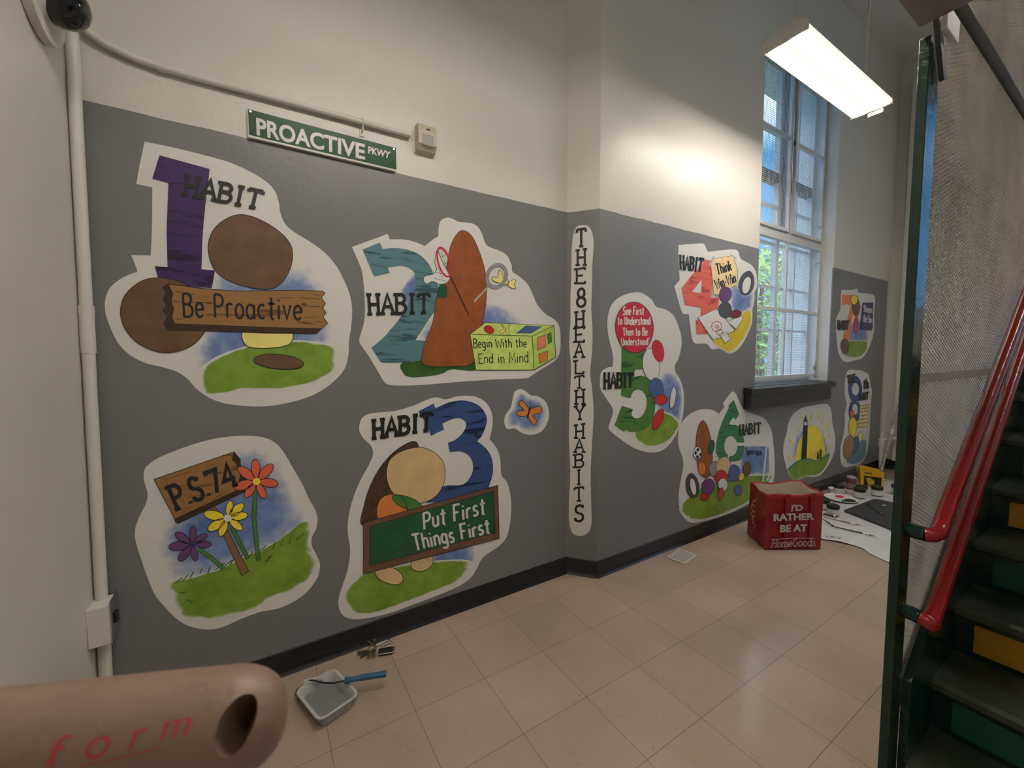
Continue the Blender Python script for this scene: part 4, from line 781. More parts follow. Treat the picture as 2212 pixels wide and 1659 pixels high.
pts = [(-.478, -.03, .13), (-.475, -.022, .09), (-.455, -.006, .05), (-.40, 0, .02), (-.33, 0, .003), (-.2, 0, -.004), (.1, 0, .002), (.4, 0, .006), (.648, 0, .008)]
sm = []
for i in range(len(pts)-1):
    for k in range(4): sm.append(Vector(pts[i]).lerp(Vector(pts[i+1]), k/4))
sm.append(Vector(pts[-1])); sm = [sm[0]]+[(sm[i-1]+sm[i]*2+sm[i+1])/4 for i in range(1, len(sm)-1)]+[sm[-1]]
MB().tube(sm, .0125, 14).build('pipe', M_PIPE, t, smooth=True)
m = MB(); m.tube([(.43, .014, -.034), (.43, -.012, -.03)]+arc3((.43, 0, .006), .0155, (0, -1, 0), (0, 0, 1), -60, 180)+[(.43, .014, .006)], .003, 6); m.box(.42, .44, .011, .016, -.05, -.02); m.build('strap', M_PIPE, t)
MB().cyl((-.27, 0, -.001), (-.245, 0, -.002), .016, n=14).build('coupling', M_PIPE, t)
# corner conduit, its box, the camera above
t = thing('corner_conduit', 'thick white conduit standing in the left corner of the room', 'conduit', (-.480, 1.935, 0))
def cc(z): return (-.036*(1-z/2.3), 0, z)
MB().tube([(.002, 0, 2.44), (.002, 0, 2.34), cc(2.2), cc(1.6), cc(1.0), cc(.5405)], .017, 14).build('upper_pipe', M_PIPE, t, smooth=True)
MB().tube([cc(.4045), cc(.25), cc(0)], .0185, 14).build('lower_pipe', M_PIPE, t, smooth=True)
MB().cyl(cc(1.53), cc(1.56), .021, n=16).build('coupling', M_PIPE, t); MB().cyl(cc(1.40), cc(1.54), .0195, n=16).build('sleeve', M_PIPE, t)
t = thing('switch_box', 'white surface box with a chrome cover plate on the corner conduit', 'electrical box', (-.529, 1.905, .405))
MB().box(0, .056, -.045, .045, 0, .135, bev=.002).build('box_body', M_TRIMW, t)
m = MB(); m.box(.056, .060, -.042, .056, .0, .145, bev=.0015); m.build('cover_plate', mat('chrome plate', (.6, .62, .66, 1), .12, metal=1), t); MB().box(.060, .066, -.004, .018, .05, .09, bev=.002).build('toggle', M_INK, t)
t = thing('security_camera', 'white security camera with a black dome high in the left corner', 'security camera', (-.497, 1.735, 2.43))
MB().cyl((0, 0, 0), (.022, 0, 0), .14, n=40).build('base_ring', M_TRIMW, t)
MB().cyl((.022, -.0, 0), (.05, 0, -.005), .125, .085, n=36).build('collar', M_TRIMW, t, smooth=True)
MB().sphere((.055, -.01, -.035), .062, u=24, v=14).build('dome', mat('black dome', (.006, .006, .007, 1), .12, coat=.4), t, smooth=True)

# ------------------------------------------------------------------ at the far corner
t = thing('heating_pipe', 'white heating pipe with a valve in the far corner', 'pipe', (6.12, 1.73, 0))
MB().tube([(.05, 0, 0), (.02, 0, .1), (0, 0, .2), (0, 0, .36)], .018, 12).build('riser', M_PIPE, t, smooth=True)
MB().tube([(0, 0, .37), (.03, -.02, .395), (.1, -.05, .4), (.27, -.12, .4), (.27, -.6, .39)], .016, 12).build('branch', M_PIPE, t, smooth=True)
MB().cyl((0, 0, .31), (0, 0, .4), .028, n=14).cyl((0, 0, .40), (.01, 0, .47), .008, n=8).build('valve', M_PIPE, t, smooth=True)
t = thing('leaning_pole', 'grey scuffed pole leaning against the far wall', 'pole', (5.95, 1.68, .004))
MB().cyl((0, 0, .008), (.46, -.05, 1.02), .017, .013, n=12).build('shaft', mat('scuffed grey pole', (.34, .33, .31, 1), .5, vary=.5, vscale=30), t, smooth=True)
MB().cyl((.205, -.0223, .46), (.23, -.025, .515), .021, n=12).build('collar', M_GUARD, t)
tag(MB().box(XF-.022, XF, 1.60, 1.695, .38, .52, bev=.003).build('vent_cover', M_INK), 'black vent cover low on the far wall behind the leaning pole', 'vent')

# ------------------------------------------------------------------ floor things
M_PLAST = mat('clear plastic sheeting', (.60, .59, .60, 1), .3, bump=1, bscale=9, vary=.1, vscale=3)
def sheet(name, label, cat, outline, m, zt=.004, step=.06, amp=.012):
    xs = [p[0] for p in outline]; ys_ = [p[1] for p in outline]
    bm = bmesh.new(); vv = [bm.verts.new((*p, 0)) for p in outline]; fc = bm.faces.new(vv)
    bmesh.ops.triangulate(bm, faces=[fc])
    for ax, lo, hi in ((0, min(xs), max(xs)), (1, min(ys_), max(ys_))):
        v = lo+step
        while v < hi:
            co = [0, 0, 0]; no = [0, 0, 0]; co[ax] = v; no[ax] = 1
            bmesh.ops.bisect_plane(bm, geom=bm.verts[:]+bm.edges[:]+bm.faces[:], plane_co=co, plane_no=no); v += step
    from mathutils import noise
    for v in bm.verts:
        q = noise.noise((v.co.x*3.1, v.co.y*5.3, 1.7)); q2 = noise.noise((v.co.x*9, v.co.y*7, 4.2))
        v.co.z = zt + max(0, q)**2*amp + max(0, q2)**2*amp*.5
    me = bpy.data.meshes.new(name); bm.to_mesh(me); bm.free(); me.materials.append(m)
    for p in me.polygons: p.use_smooth = True
    if me.polygons[0].normal.z < 0: me.flip_normals()
    o = link(name, me); sd = o.modifiers.new('thick', 'SOLIDIFY'); sd.thickness = .0015; sd.offset = 1
    return tag(o, label, cat)
cloth = smooth([(3.46, 1.40), (3.52, 1.31), (3.57, 1.22), (3.60, 1.10), (3.54, 1.02), (3.50, .90), (3.52, .75), (3.62, .55), (3.62, .55), (5.6, .45), (5.6, .45), (5.75, .8), (5.8, 1.3), (5.85, 1.62), (5.8, 1.75), (5.6, 1.78), (5.3, 1.765), (4.95, 1.78), (4.7, 1.70), (4.3, 1.62), (3.9, 1.58), (3.6, 1.52)], 4)
dc = sheet('drop_cloth', 'wrinkled clear plastic drop cloth spread under the paint jars', 'drop cloth', cloth, M_PLAST)
f = Flat(dc, (Vector((0, 0, .012)), Vector((0, 0, 1))), (1580, 960, 5.821))
f.strokes('printed_marks', [[(1190, 1160), (1215, 1152)], [(1240, 1165), (1262, 1158), (1300, 1172)], [(1330, 1175), (1352, 1185), (1378, 1172)]], 7, M_INK, 1)
ZC = .012
# red tote bag
t = thing('tote_bag', 'red shopping tote with white lettering standing by the wall', 'bag', (3.16, 1.47, 0))
BL0 = Vector((3.16, 1.47, 0))
FL, FR, BLK, BRK = [Vector(v) for v in ((2.995, 1.452, .001), (3.337, 1.243, .001), (3.168, 1.665, .001), (3.50, 1.46, .001))]
TFL, TFR, TBL, TBR = [Vector(v) for v in ((2.972, 1.438, .412), (3.318, 1.232, .418), (3.168, 1.652, .412), (3.512, 1.45, .42))]
M_BAG = mat('red woven plastic', C(152, 24, 36, .95), .38, bump=.35, bscale=18); M_BAGIN = mat('silver bag lining', (.62, .55, .50, 1), .3, bump=.6, bscale=25)
from mathutils import noise as NZ
def panel_grid(a, b, c, d, nx, nz, out, amp):
    """a,b bottom  d,c top -> grid of points pushed a little along out"""
    G = []
    for j in range(nz+1):
        row = []
        for i in range(nx+1):
            u, v = i/nx, j/nz; p = a.lerp(b, u).lerp(d.lerp(c, u), v)
            e = math.sin(math.pi*u)*math.sin(math.pi*min(1, v*1.0))
            p = p + out*(amp*e*(.5+NZ.noise((p.x*7, p.y*7, p.z*6))*1.4)) 
            if j == nz: p.z += .012*math.sin(u*math.pi*2+1)*math.sin(math.pi*u)
            row.append(p)
        G.append(row)
    return G
def skin(m, G, M0):
    V = [[m.b.verts.new(p-M0) for p in r] for r in G]
    for j in range(len(G)-1):
        for i in range(len(G[0])-1): m.b.faces.new((V[j][i], V[j][i+1], V[j+1][i+1], V[j+1][i]))
nF = (FR-FL).cross(Vector((0, 0, 1))).normalized(); 
nS = (BLK-FL).cross(Vector((0, 0, 1))).normalized()*-1
gf = panel_grid(FL, FR, TFR, TFL, 14, 12, nF, .007); gs = panel_grid(BLK, FL, TFL, TBL, 10, 12, nS, -.022); gb = panel_grid(BRK, BLK, TBL, TBR, 14, 12, -nF, .006); gr = panel_grid(FR, BRK, TBR, TFR, 10, 12, -nS, -.02)
m = MB()
for G in (gf, gs, gb, gr): skin(m, G, BL0)
m.quad(*[p-BL0 for p in (FL, FR, BRK, BLK)]); bmesh.ops.remove_doubles(m.b, verts=m.b.verts[:], dist=.0012)
body = m.build('bag_body', M_BAG, t, smooth=True); sd = body.modifiers.new('thick', 'SOLIDIFY'); sd.thickness = .002; sd.offset = -1
m = MB(); ctr = (FL+BRK)/2
for G in (gf, gs, gb, gr):
    skin(m, [[Vector((p.x+(ctr.x-p.x)*.03, p.y+(ctr.y-p.y)*.03, p.z-.012 if j == 12 else p.z)) for p in G[j]] for j in range(6, 13)], BL0)
m.build('lining', M_BAGIN, t, smooth=True)
q = [Vector((p.x+(ctr.x-p.x)*.2, p.y+(ctr.y-p.y)*.2, .30)) for p in (TFL, TFR, TBR, TBL)]
m = MB(); m.prism([p-BL0 for p in q], (0, 0, -.02)); m.build('cardboard_box', mat('cardboard', (.38, .28, .16, 1), .7), t)
for a_, b_ in ((.36, 'strap'), (.80, 'strap')):
    m = MB(); P0 = FL.lerp(FR, a_); P1 = TFL.lerp(TFR, a_); wv = (FR-FL).normalized()*.017
    lp = [P0.lerp(P1, .02+.98*k/8)+nF*(.0155-.006*abs(k/8-.5)) for k in range(9)]
    for k in range(8): m.quad(*[v-BL0 for v in (lp[k]-wv, lp[k]+wv, lp[k+1]+wv, lp[k+1]-wv)])
    o = m.build(b_, M_BAG, t); s_ = o.modifiers.new('thick', 'SOLIDIFY'); s_.thickness = .0015
bp = (FL+nF*.019, (FR-FL).cross(TFL-FL).normalized())
f = Flat(t, bp, (1440, 820, 4.366)); M_BAGW = mat('bag print', (.62, .58, .55, 1), .4)
f.text('print_line', block("I'D", ((1172, 1245), (1285, 1232), (1180, 1178), (1285, 1178)), .04), M_BAGW, 1)
f.text('print_line', block('RATHER', ((1008, 1335), (1390, 1320), (1008, 1265), (1385, 1258)), .04), M_BAGW, 1)
f.text('print_line', block('BE AT', ((1070, 1440), (1322, 1430), (1072, 1370), (1325, 1362)), .04), M_BAGW, 1)
f.text('shop_name', lettering('HomeGoods', ((985, 1580), (1400, 1565), (992, 1510), (1392, 1492)), .09, slab=True, slant=.18, track=.1), M_BAGW, 1)
f.strokes('rule', [[(985, 1508), (1180, 1494), (1392, 1496)]], 4, M_BAGW, 1)
sp = (FL+nS*.026, (BLK-FL).cross(TFL-FL).normalized())
f = Flat(t, sp, (1580, 960, 5.821)); f.strokes('side_script', [smooth([(320, 690), (300, 720), (285, 700), (265, 740), (290, 780), (258, 760), (262, 820), (300, 850), (262, 850), (245, 880), (290, 905), (258, 930), (285, 960), (262, 985), (300, 1010), (280, 1050), (235, 990)])[:92]], 7, M_BAGW, 1)

# jars
M_JAR = mat('jar label white', (.62, .60, .57, 1), .4); M_LID = mat('black jar lid', (.014, .014, .016, 1), .4); M_JARB = mat('paint inside jar', (.10, .10, .11, 1), .3)
def jar_tree():
    t = thing('paint_jar', '', 'paint jar', (0, 0, ZC), group='small paint jars on the drop cloth')
    MB().lathe([(.040, 0), (.044, .004), (.044, .058), (.040, .064)], n=24).build('glass', M_JARB, t, smooth=True)
    o = MB(); o.lathe([(.0447, .008), (.0447, .056)], n=24); o.build('label_band', M_JAR, t, smooth=True)
    MB().lathe([(.046, .064), (.047, .066), (.047, .086), (.044, .09)], n=24).build('lid', M_LID, t, smooth=True)
    return t
proto = None
for x, y, s, lb in ((4.83, 1.665, 1, 'black-lidded paint jar left of the others, near the wall'), (4.852, 1.511, 1.02, 'front black-lidded paint jar of the cluster before the yellow tub'), (4.975, 1.535, .98, 'paint jar half hidden behind the front jar of the cluster'),
                    (5.07, 1.445, 1, 'black-lidded paint jar in front of the black label of the yellow tub'), (5.29, 1.355, 1, 'black-lidded paint jar at far right, beside the green post'), (4.13, 1.46, .98, 'black-lidded paint jar standing alone just right of the red tote'), (4.23, 1.565, .98, 'black-lidded paint jar partly hidden by the red tote')):
    if proto is None: o = proto = jar_tree()
    else: o = copy_tree(proto)
    o.location = (x, y, ZC); o.scale = (s,)*3; o.rotation_euler.z = x*7; o['label'] = lb
M_CLEAR = mat('cloudy plastic', (.55, .50, .48, 1), .2)
t = thing('spice_jar', 'taller jar of red-brown paint with pale cap left of the yellow tub', 'jar', (5.10, 1.66, ZC))
MB().lathe([(.038, 0), (.042, .005), (.042, .10), (.036, .112)], n=20).build('glass', mat('red brown paint', (.16, .05, .05, 1), .25), t, smooth=True); MB().lathe([(.036, .112), (.037, .118), (.036, .128)], n=20).build('cap', M_CLEAR, t, smooth=True)
MB().lathe([(.0428, .012), (.0428, .06)], n=20).build('label_band', mat('worn label', (.30, .18, .14, 1), .5, vary=.4, vscale=40), t, smooth=True)
def lid(x, y, lb, c):
    t = thing('loose_lid', lb, 'lid', (x, y, ZC)); MB().lathe([(.05, 0), (.052, .003), (.052, .016), (.048, .018), (.046, .012)], n=24).build('cup', c, t, smooth=True); return t
lid(4.95, 1.60, 'shallow cloudy lid lying between the paint jars', M_CLEAR); lid(4.92, 1.735, 'flat white lid lying near the baseboard behind the jars', P_PAPER)
# yellow tub
M_YT = mat('yellow plastic', C(228, 176, 34, .95), .35); t = thing('yellow_tub', 'yellow plastic tub with a black label behind the paint jars', 'tub', (5.40, 1.60, ZC), math.radians(-58)); t.scale = (.66, .8, .95)
m = MB(); m.prism([(-.13, -.07, 0), (.13, -.07, 0), (.13, .07, 0), (-.13, .07, 0)], (0, 0, .004))
lo = [(-.125, -.07, 0), (.125, -.07, 0), (.125, .07, 0), (-.125, .07, 0)]; hi = [(-.155, -.085, .2), (.14, -.085, .165), (.14, .085, .165), (-.155, .085, .2)]
for i in range(4): m.quad(lo[i], lo[(i+1) % 4], hi[(i+1) % 4], hi[i])
o = m.build('tub_body', M_YT, t); s_ = o.modifiers.new('thick', 'SOLIDIFY'); s_.thickness = .004
m = MB(); m.tube([Vector(v) for v in hi], .007, 8, closed=True); m.build('rim', M_YT, t, smooth=True)
m = MB(); m.prism([(-.095, -.0735, .012), (.11, -.0735, .012), (.11, -.083, .112), (-.105, -.085, .118)], (0, -.002, 0)); m.build('black_label', M_INK, t)
m = MB(); m.prism([(-.05, -.0785, .02), (.02, -.0785, .02), (.03, -.0845, .07), (-.03, -.086, .1), (-.08, -.086, .095)], (0, -.0015, 0)); m.build('label_picture', mat('label yellow', C(200, 160, 50, .95), .4), t)
m = MB(); m.prism([(-.10, -.087, .145), (-.01, -.087, .143), (-.01, -.0885, .155), (-.10, -.0885, .158)], (0, -.0015, 0)); m.build('label_print', M_INK, t)
m = MB(); m.tube(arc3((.15, 0, .15), .085, (0, 1, 0), (.25, 0, -1), 0, 180, 12), .0025, 6); m.build('wire_handle', M_INK, t, smooth=True)
# palette plate
t = thing('palette_plate', 'white paper plate with red and black paint used as a palette', 'palette', (4.645, 1.585, ZC))
MB().lathe([(.10, 0), (.128, .012), (.13, .014), (.128, .016), (.098, .005), (.04, .004)], n=32).build('plate', P_PAPER, t, smooth=True)
MB().sphere((.055, .03, .008), .045, (1, .75, .12), 14, 8).build('red_paint', P_RED, t, smooth=True)
MB().sphere((-.01, -.075, .010), .055, (1, .8, .16), 14, 8).sphere((-.06, -.05, .009), .03, (1, .8, .16), 14, 8).build('dark_paint', M_INK, t, smooth=True)
# dark board and brushes
t = thing('black_board', 'flat black board lying on the drop cloth beside the post', 'board', (4.55, 1.28, ZC))
m = MB(); m.prism([(4.305-4.55, 1.44-1.28, 0), (4.86-4.55, 1.41-1.28, 0), (4.9-4.55, 1.39-1.28, 0), (4.90-4.55, 1.27-1.28, 0), (4.80-4.55, .98-1.28, 0), (4.14-4.55, 1.06-1.28, 0)], (0, 0, .012)); m.build('panel', mat('black foam', (.035, .036, .042, 1), .5, vary=.2), t)
MB().box(.17, .21, -.0, .03, .012, .0135).build('pale_smear', mat('pale smear', (.4, .5, .5, 1), .4), t)
M_BR = mat('black brush handle', (.02, .022, .02, 1), .3); M_FER = mat('brush ferrule', (.5, .46, .4, 1), .3, metal=.8); M_BRI = mat('bristles', (.14, .10, .06, 1), .7)
def brush(a, b, z, r, label, hm=M_BR):
    a, b = Vector((*a, z)), Vector((*b, z)); d = (b-a); L_ = d.length; t = thing('paint_brush', label, 'paint brush', a, math.atan2(d.y, d.x), 'paint brushes on the drop cloth')
    MB().cyl((0, 0, r), (L_*.72, 0, r), r*.55, r, n=10).build('handle', hm, t, smooth=True); MB().cyl((L_*.72, 0, r), (L_*.86, 0, r), r, n=10).build('ferrule', M_FER, t, smooth=True)
    MB().cyl((L_*.86, 0, r), (L_, 0, r), r*1.1, r*.2, n=10).build('bristles', M_BRI, t, smooth=True)
brush((4.646, 1.39), (4.402, 1.19), ZC+.0135, .0045, 'thin paint brush lying on the black board')
brush((4.05, 1.50), (4.085, 1.41), ZC, .011, 'thick black-handled brush beside the lone jar', M_BR)
brush((3.985, 1.47), (4.045, 1.24), ZC, .005, 'slim brush with an orange-tipped ferrule on the drop cloth', mat('orange tip', (.20, .08, .03, 1), .35))
brush((3.83, 1.36), (3.885, 1.10), ZC, .006, 'long thin brush nearest the front edge of the drop cloth')
brush((3.93, 1.455), (3.84, 1.345), ZC, .006, 'short dark brush lying right of the red tote, pointing at the front edge')
# tray and mini roller
t = thing('paint_tray', 'grey plastic paint tray holding grey paint on the floor', 'paint tray', (.175, 1.70, 0), math.radians(-72))
M_TRAY = mat('grey tray plastic', (.46, .46, .47, 1), .35); LX, WY = .1, .072
m = MB()
def rr(x, y, r, z, n=5):
    o = []
    for cx, cy_, a in ((x-r, y-r, 0), (-x+r, y-r, 90), (-x+r, -y+r, 180), (x-r, -y+r, 270)):
        for k in range(n+1): t_ = math.radians(a+90*k/n); o.append((cx+r*math.cos(t_), cy_+r*math.sin(t_), z))
    return o
rings = [rr(LX-.012, WY-.012, .02, .002), rr(LX-.004, WY-.004, .022, .04), rr(LX, WY, .024, .048), rr(LX+.009, WY+.009, .03, .048), rr(LX+.009, WY+.009, .03, .042)]
V = [[m.b.verts.new(p) for p in r] for r in rings]
for A, B in zip(V, V[1:]):
    for k in range(len(A)): m.b.faces.new((A[k], A[(k+1) % len(A)], B[(k+1) % len(B)], B[k]))
m.b.faces.new(V[0]); o = m.build('tray_body', M_TRAY, t, smooth=True); s_ = o.modifiers.new('thick', 'SOLIDIFY'); s_.thickness = .002; s_.offset = 0
m = MB(); m.prism(rr(LX-.013, WY-.013, .018, .006), (0, 0, .010)); m.build('grey_paint', mat('wet grey paint', (.20, .205, .215, 1), .2, bump=.2, bscale=30), t)
m = MB()
for k in range(9):
    a = k/9; m.quad((-LX-.012, -WY+a*2*WY*.55, .05), (-LX-.012, -WY+(a+.12)*2*WY*.55, .048), (-LX-.035-.012*math.sin(k*2.3), -WY+(a+.12)*2*WY*.55, .004), (-LX-.03-.01*math.cos(k*1.7), -WY+a*2*WY*.55, .004))
o = m.build('plastic_liner', mat('liner film', (.40, .40, .43, 1), .15, bump=.5), t); s_ = o.modifiers.new('thick', 'SOLIDIFY'); s_.thickness = .001
t = thing('mini_roller', 'small paint roller with a blue handle laid across the tray', 'paint roller', (.23, 1.715, .056))
h0 = Vector((.245, 1.70, .068))-Vector((.23, 1.715, .056)); h1 = Vector((.392, 1.640, .075))-Vector((.23, 1.715, .056)); d = (h1-h0)
M_HND = mat('blue rubber grip', C(44, 92, 124, 1), .4, bump=.15)
MB().tube([h0-d*.02, h0, h0+d*.12, h0+d*.2, h0+d*.45, h0+d*.8, h1], [.011, .0125, .010, .009, .0115, .011, .013], 14).build('handle', M_HND, t, smooth=True)
MB().tube([h0, h0-d*.3+Vector((0, 0, -.003)), h0-d*.55+Vector((0, .012, -.002)), h0-d*.75+Vector((.0, .035, -.002)), h0-d*.95+Vector((0, .045, -.004))], .003, 8).build('wire_frame', M_INK, t, smooth=True)
a = h0-d*.50+Vector((0, .055, -.012)); b = h0-d*.98+Vector((0, .04, -.012)); MB().cyl(a, b, .012, n=16).build('roller_cover', mat('roller nap', (.5, .5, .5, 1), .8, bump=.8, bscale=120), t, smooth=True)
# keys
t = thing('key_bunch', 'bunch of keys with a black car fob lying by the baseboard', 'keys', (.395, 1.905, 0))
MB().tube(arc3((0, 0, .007), .017, (1, 0, .1), (0, 1, 0), 0, 345, 20), .0016, 6, closed=False).build('key_ring', M_STEEL, t, smooth=True)
Mr = Matrix.Translation((.052, -.045, .010)) @ Matrix.Rotation(math.radians(-18), 4, 'Z')
MB().box(-.034, .034, -.018, .018, -.008, .008, M=Mr, bev=.006).build('car_fob', mat('black fob', (.015, .015, .015, 1), .3), t, smooth=True)
m = MB(); m.tube([Mr @ Vector(p) for p in ((-.034, -.02, .003), (.03, -.02, .003), (.037, -.012, .003), (.037, .016, .003))], .0025, 8); m.build('fob_trim', M_STEEL, t, smooth=True)
m = MB(); Mt = Matrix.Translation((.062, .012, .008)) @ Matrix.Rotation(math.radians(12), 4, 'Z'); m.box(-.035, .03, .006, .016, -.002, .002, M=Mt); m.box(.02, .032, -.02, .016, -.002, .002, M=Mt); m.box(-.02, .03, -.010, -.003, -.002, .002, M=Mt); m.build('bottle_opener', mat('pale metal', (.7, .66, .58, 1), .3, metal=.4), t)
for k, (a, l) in enumerate(((150, .05), (175, .045), (205, .05), (240, .055), (262, .06), (75, .045), (110, .05))):
    Mk = Matrix.Translation((.004*k-.012, 0, .004+.0025*k)) @ Matrix.Rotation(math.radians(a), 4, 'Z')
    m = MB(); m.cyl(Mk @ Vector((.022, 0, 0)), Mk @ Vector((.022, 0, .0022)), .011, n=14); m.box(.03, .03+l*.6, -.0035, .0035, 0, .0022, M=Mk); m.box(.035, .028+l*.6, -.006, -.002, 0, .0022, M=Mk); m.build('key', M_BRASS if k % 3 == 0 else M_STEEL, t)
# small flat tray lid
t = thing('flat_lid', 'flat square plastic lid with a grey centre on the floor by the baseboard', 'lid', (2.42, 1.70, 0), math.radians(10))
MB().box(-.098, .098, -.066, .066, 0, .006, bev=.004).build('rim', mat('beige plastic', (.46, .41, .34, 1), .4), t)
MB().box(-.074, .074, -.046, .046, .006, .0075).build('centre', mat('grey plastic', (.33, .33, .33, 1), .35), t)

# ------------------------------------------------------------------ stairs, post, mesh screen
YM = .385; NX0, NZR, RUN = 1.581, .171, .2236
M_GREEN = mat('dark green gloss paint', (.004, .025, .017, 1), .2, bump=.25, bscale=30)
M_TREAD = mat('worn green tread', (.030, .044, .026, 1), .4, vary=.35, vscale=12, bump=.2, bscale=60)
M_REDR = mat('red gloss paint', C(144, 18, 20, .9), .2, bump=.2, bscale=40)
M_YELP = mat('ochre riser paint', C(186, 134, 28, .9), .45, vary=.1); M_TEALP = mat('green riser paint', (.010, .075, .048, 1), .4)
st = thing('staircase', 'dark green steel staircase with painted risers going up at right', 'stairs', (NX0, -.3, 0))
o0 = st.location; Y0s, Y1s = -.95-o0.y, .350-o0.y; NS = 8
for k in range(1, NS+1):
    x = (k-1)*RUN; z = k*NZR
    m = MB(); m.prism([(x-.012, Y0s, z-.012), (x-.004, Y0s, z), (x+RUN+.022, Y0s, z), (x+RUN+.022, Y0s, z-.012), (x+.012, Y0s, z-.012), (x+.012, Y0s, z-.036), (x-.006, Y0s, z-.036), (x-.012, Y0s, z-.03)], (0, Y1s-Y0s, 0)); tr = m.build('tread', M_TREAD, st)
    rs = MB().box(x+.012, x+.020, Y0s, Y1s, z-NZR, z-.012).build('riser', M_GREEN, st)
    pm = M_YELP if k % 2 == 1 else M_TEALP
    MB().box(x+.0085, x+.012, Y0s+.06, Y1s-.045, z-NZR+.02, z-.055).build('painted_panel', pm if k > 1 else M_TEALP, rs)
for y0, y1 in ((Y1s, Y1s+.02), (Y0s-.02, Y0s)):
    m = MB(); sl = NZR/RUN; xe = (NS)*RUN
    m.prism([(-.001, y0, 0), (.16, y0, 0), (xe, y0, xe*sl-.16), (xe, y0, xe*sl+NZR+.25), (-.001, y0, NZR+.25)], (0, y1-y0, 0)); m.build('stringer', M_GREEN, st)
# post
pt = thing('steel_post', 'tall dark green steel post at the foot of the stairs', 'post', (1.538, .381, 0))
MB().box(-.04, .04, -.011, .011, 0, 2.20, bev=.002).build('shaft', M_GREEN, pt)
MB().box(-.055, .04, -.011, .03, 0, .012, bev=.002).build('base_plate', M_GREEN, pt)
# handrails
def rail(label, p0, p1, zs):
    t = thing('handrail', label, 'handrail', (1.53, .36, zs), group='red handrails of the green staircase'); o = t.location; e0 = Vector(p0)-o; e1 = Vector(p1)-o; d = (e1-e0).normalized()
    st_ = Vector((0, .004, 0)); c = Vector((-.012, -.05, .002)); pts = [st_, st_.lerp(c, .55)]
    for k in range(1, 9):
        t_ = k/9; A = st_.lerp(c, .55); B = e0-d*.03; Cc = c+Vector((-.002, -.012, -.002)); pts.append(A*(1-t_)**2+Cc*2*t_*(1-t_)+B*t_**2)
    pts += [e0, e1]
    MB().tube(pts[2:], .0185, 16).build('rail', M_REDR, t, smooth=True)
    MB().tube(pts[:3], .0195, 16).build('stub', M_GREEN, t, smooth=True)
    return t
rail('upper red pipe handrail fixed to the green post', (1.60, .31, .93), (3.35, .31, 2.18), .89)
rail('lower red pipe handrail fixed to the green post', (1.56, .31, .655), (3.35, .31, 2.01), .655)
# expanded metal screen
M_MESH = mat('cream painted expanded metal', (.60, .565, .52, 1), .38, vary=.15, vscale=5)
ms = thing('mesh_screen', 'cream expanded-metal screen along the stairs behind the handrails', 'mesh screen', (1.58, YM, 0)); mo = ms.location
def stripline(x): return NZR+.12+(x-NX0)*NZR/RUN
def expanded(x0, x1, z0, z1, LW=.0305, SW=.0127):
    V, Fc = [], []; nx = int((x1-x0)/LW); nz = int((z1-z0)/SW*2)
    wd, th, tl = .0019, .0011, .0022
    for j in range(nz):
        zb = z0+j*SW/2
        for i in range(nx):
            xa = x0+i*LW+(LW/2 if j % 2 else 0)
            # a rising and a falling strand between knuckles
            for (xa_, za, xb, zb_) in ((xa, zb, xa+LW/2, zb+SW/2), (xa+LW/2, zb+SW/2, xa+LW, zb)):
                if zb_ < stripline(xb)-.02 and za < stripline(xa_)-.02: continue
                b = len(V); dx = .0012
                for x, z in ((xa_-dx, za), (xb+dx, zb_)):
                    V += [(x-mo.x, -tl-th/2, z-wd), (x-mo.x, -tl+th/2, z-wd-.0003), (x-mo.x, tl+th/2, z+wd), (x-mo.x, tl-th/2, z+wd+.0003)]
                Fc += [(b, b+1, b+5, b+4), (b+1, b+2, b+6, b+5), (b+2, b+3, b+7, b+6), (b+3, b, b+4, b+7)]
    me = bpy.data.meshes.new('expanded_metal'); me.from_pydata(V, [], Fc); me.materials.append(M_MESH); me.update(); return link('expanded_metal', me, ms)
expanded(1.582, 3.36, .2, 3.5)
MB().box(0, 1.8, -.0055, -.0025, 1.30, 1.324).build('flat_bar', mat('flat bar paint', (.52, .49, .45, 1), .4), ms)
m = MB(); m.box(0, 1.8, -.016, -.003, 2.36, 2.40); m.box(0, 1.8, -.030, -.016, 2.36, 2.366); m.build('top_angle', mat('dark angle iron', (.06, .062, .065, 1), .22), ms)
# landing overhead
M_SOFF = mat('landing soffit paint', (.26, .235, .235, 1), .5)
ld = thing('stair_landing', 'mauve-grey underside of a stair landing at the upper right corner', 'stair landing', (1.2, -.3, 2.225))
MB().box(-.25, .29, -.7, .692, 0, .105, bev=.003).build('slab', M_SOFF, ld)
m = MB(); m.prism([(.285, .655, .0), (.315, .655, 0), (.385, .655, -.115), (.36, .655, -.125)], (0, .01, 0)); m.build('brace', mat('grey steel', (.05, .053, .056, 1), .4), ld)
MB().box(.29, .40, .64, .652, -.03, .03, bev=.003).build('bracket', M_TRIMW, ld)

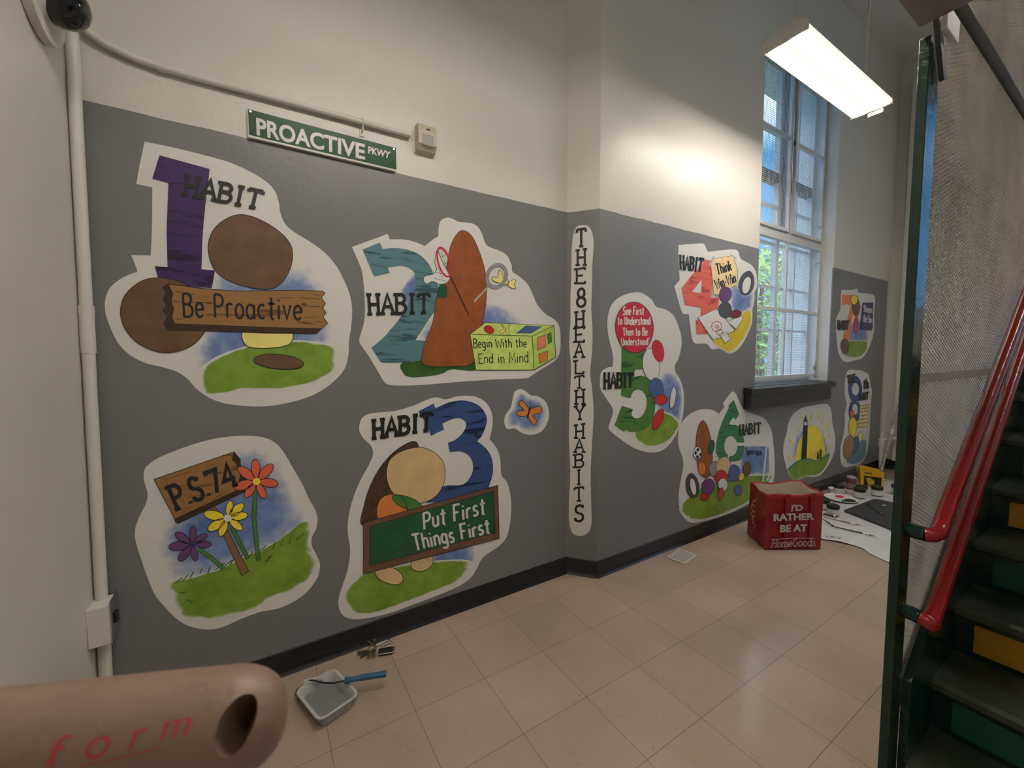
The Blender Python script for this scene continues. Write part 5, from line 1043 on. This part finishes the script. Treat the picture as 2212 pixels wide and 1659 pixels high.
# ------------------------------------------------------------------ handle near the lens
d0 = ray(-260, 1640); d1 = ray(612, 1545); A = CAM+d0*.185; B = CAM+d1*.20
ax = (B-A).normalized(); L_ = (B-A).length; R_ = .0245
hd = thing('tool_handle', 'beige rounded handle with an oval hole and red letters close to the lens', 'tool handle', A)
M_HB = mat('beige plastic handle', C(128, 103, 88, 1), .42, vary=.06, vscale=30, bump=.1, bscale=150)
u = (-FWD - ax*(-FWD).dot(ax)).normalized(); v = ax.cross(u)      # u faces the lens
m = MB(); prof = [(-.5*R_, 1), (0, 1)]+[(L_-R_*.62+R_*.62*math.sin(math.radians(a)), math.cos(math.radians(a))**.7 if a < 90 else .02) for a in (-60, 0, 20, 40, 55, 68, 78, 86, 90)]
prof = [(-.05, 1), (L_*.5, 1), (L_-R_*1.0, 1)]+[(L_-R_*1.0+R_*1.0*math.sin(math.radians(a)), max(.03, math.cos(math.radians(a))**.75)) for a in (15, 30, 42, 54, 65, 74, 81, 86, 89)]
rg = []
for d_, k in prof: rg.append([m.b.verts.new(ax*d_+(u*math.cos(t_)*.82+v*math.sin(t_))*R_*k) for t_ in [2*math.pi*i/40 for i in range(40)]])
for P_, Q_ in zip(rg, rg[1:]):
    for i in range(40): m.b.faces.new((P_[i], P_[(i+1) % 40], Q_[(i+1) % 40], Q_[i]))
m.b.faces.new(rg[0][::-1]); m.b.faces.new(rg[-1])
body = m.build('handle_body', M_HB, hd, smooth=True)
cut = MB(); uu = (-ray(496, 1572)).normalized(); uu = (uu-ax*uu.dot(ax)).normalized()
hp = (hit(496, 1572, (A+u*R_*.8, u)), (-ray(496, 1572)).normalized())
a1 = [hit(x_, y_, hp)-A-uu*R_*1.5 for x_, y_ in ell(496, 1570, 82, 36, -58)]
cut.prism(a1, uu*.08); co = cut.build('cut', M_HB, hd)
bo = body.modifiers.new('hole', 'BOOLEAN'); bo.operation = 'DIFFERENCE'; bo.object = co; bo.solver = 'EXACT'
bpy.context.view_layer.update(); dg = bpy.context.evaluated_depsgraph_get(); nm = bpy.data.meshes.new_from_object(body.evaluated_get(dg)); body.modifiers.clear(); body.data = nm; bpy.data.objects.remove(co)
for p in nm.polygons: p.use_smooth = True
try: nm.set_sharp_from_angle(angle=math.radians(35))
except Exception: pass
# red letters wrapped on the handle
f = Flat(hd, (A+u*R_*.82, u), (0, 1200, 2.458))
def onhandle(faces, name, m, parent=hd):
    V, Fc = [], []
    for fc in faces:
        ids = []
        for p in fc:
            d_ = ray(p[0]/2.458, 1200+p[1]/2.458).normalized(); o_ = CAM-A
            # meet the elliptical bar: scale u so it is round
            du, dv, ou, ov = d_.dot(u)/.82, d_.dot(v), o_.dot(u)/.82, o_.dot(v); rr_ = R_*1.012
            qa = du*du+dv*dv; qb = 2*(du*ou+dv*ov); qc = ou*ou+ov*ov-rr_*rr_; ds = qb*qb-4*qa*qc
            if ds < 0: ids = []; break
            t_ = (-qb-math.sqrt(ds))/(2*qa); ids.append(len(V)); V.append(o_+d_*t_)
        if ids: Fc.append(ids)
    me = bpy.data.meshes.new(name); me.from_pydata(V, [], Fc); me.materials.append(m); return link(name, me, parent)
M_RLET = mat('faded red print', C(168, 62, 56, 1), .45)
for ch, qd in (('f', ((212, 1135), (330, 1105), (290, 965), (385, 945))), ('o', ((430, 1092), (560, 1072), (475, 968), (605, 945))), ('r', ((672, 1040), (745, 1020), (715, 925), (795, 905))), ('m', ((842, 985), (985, 955), (880, 880), (1030, 850)))):
    onhandle(block(ch, qd, .0), 'red_letter', M_RLET)
onhandle(ribbon([(420, 1122), (600, 1085), (860, 1015)], 7), 'underline', M_RLET)
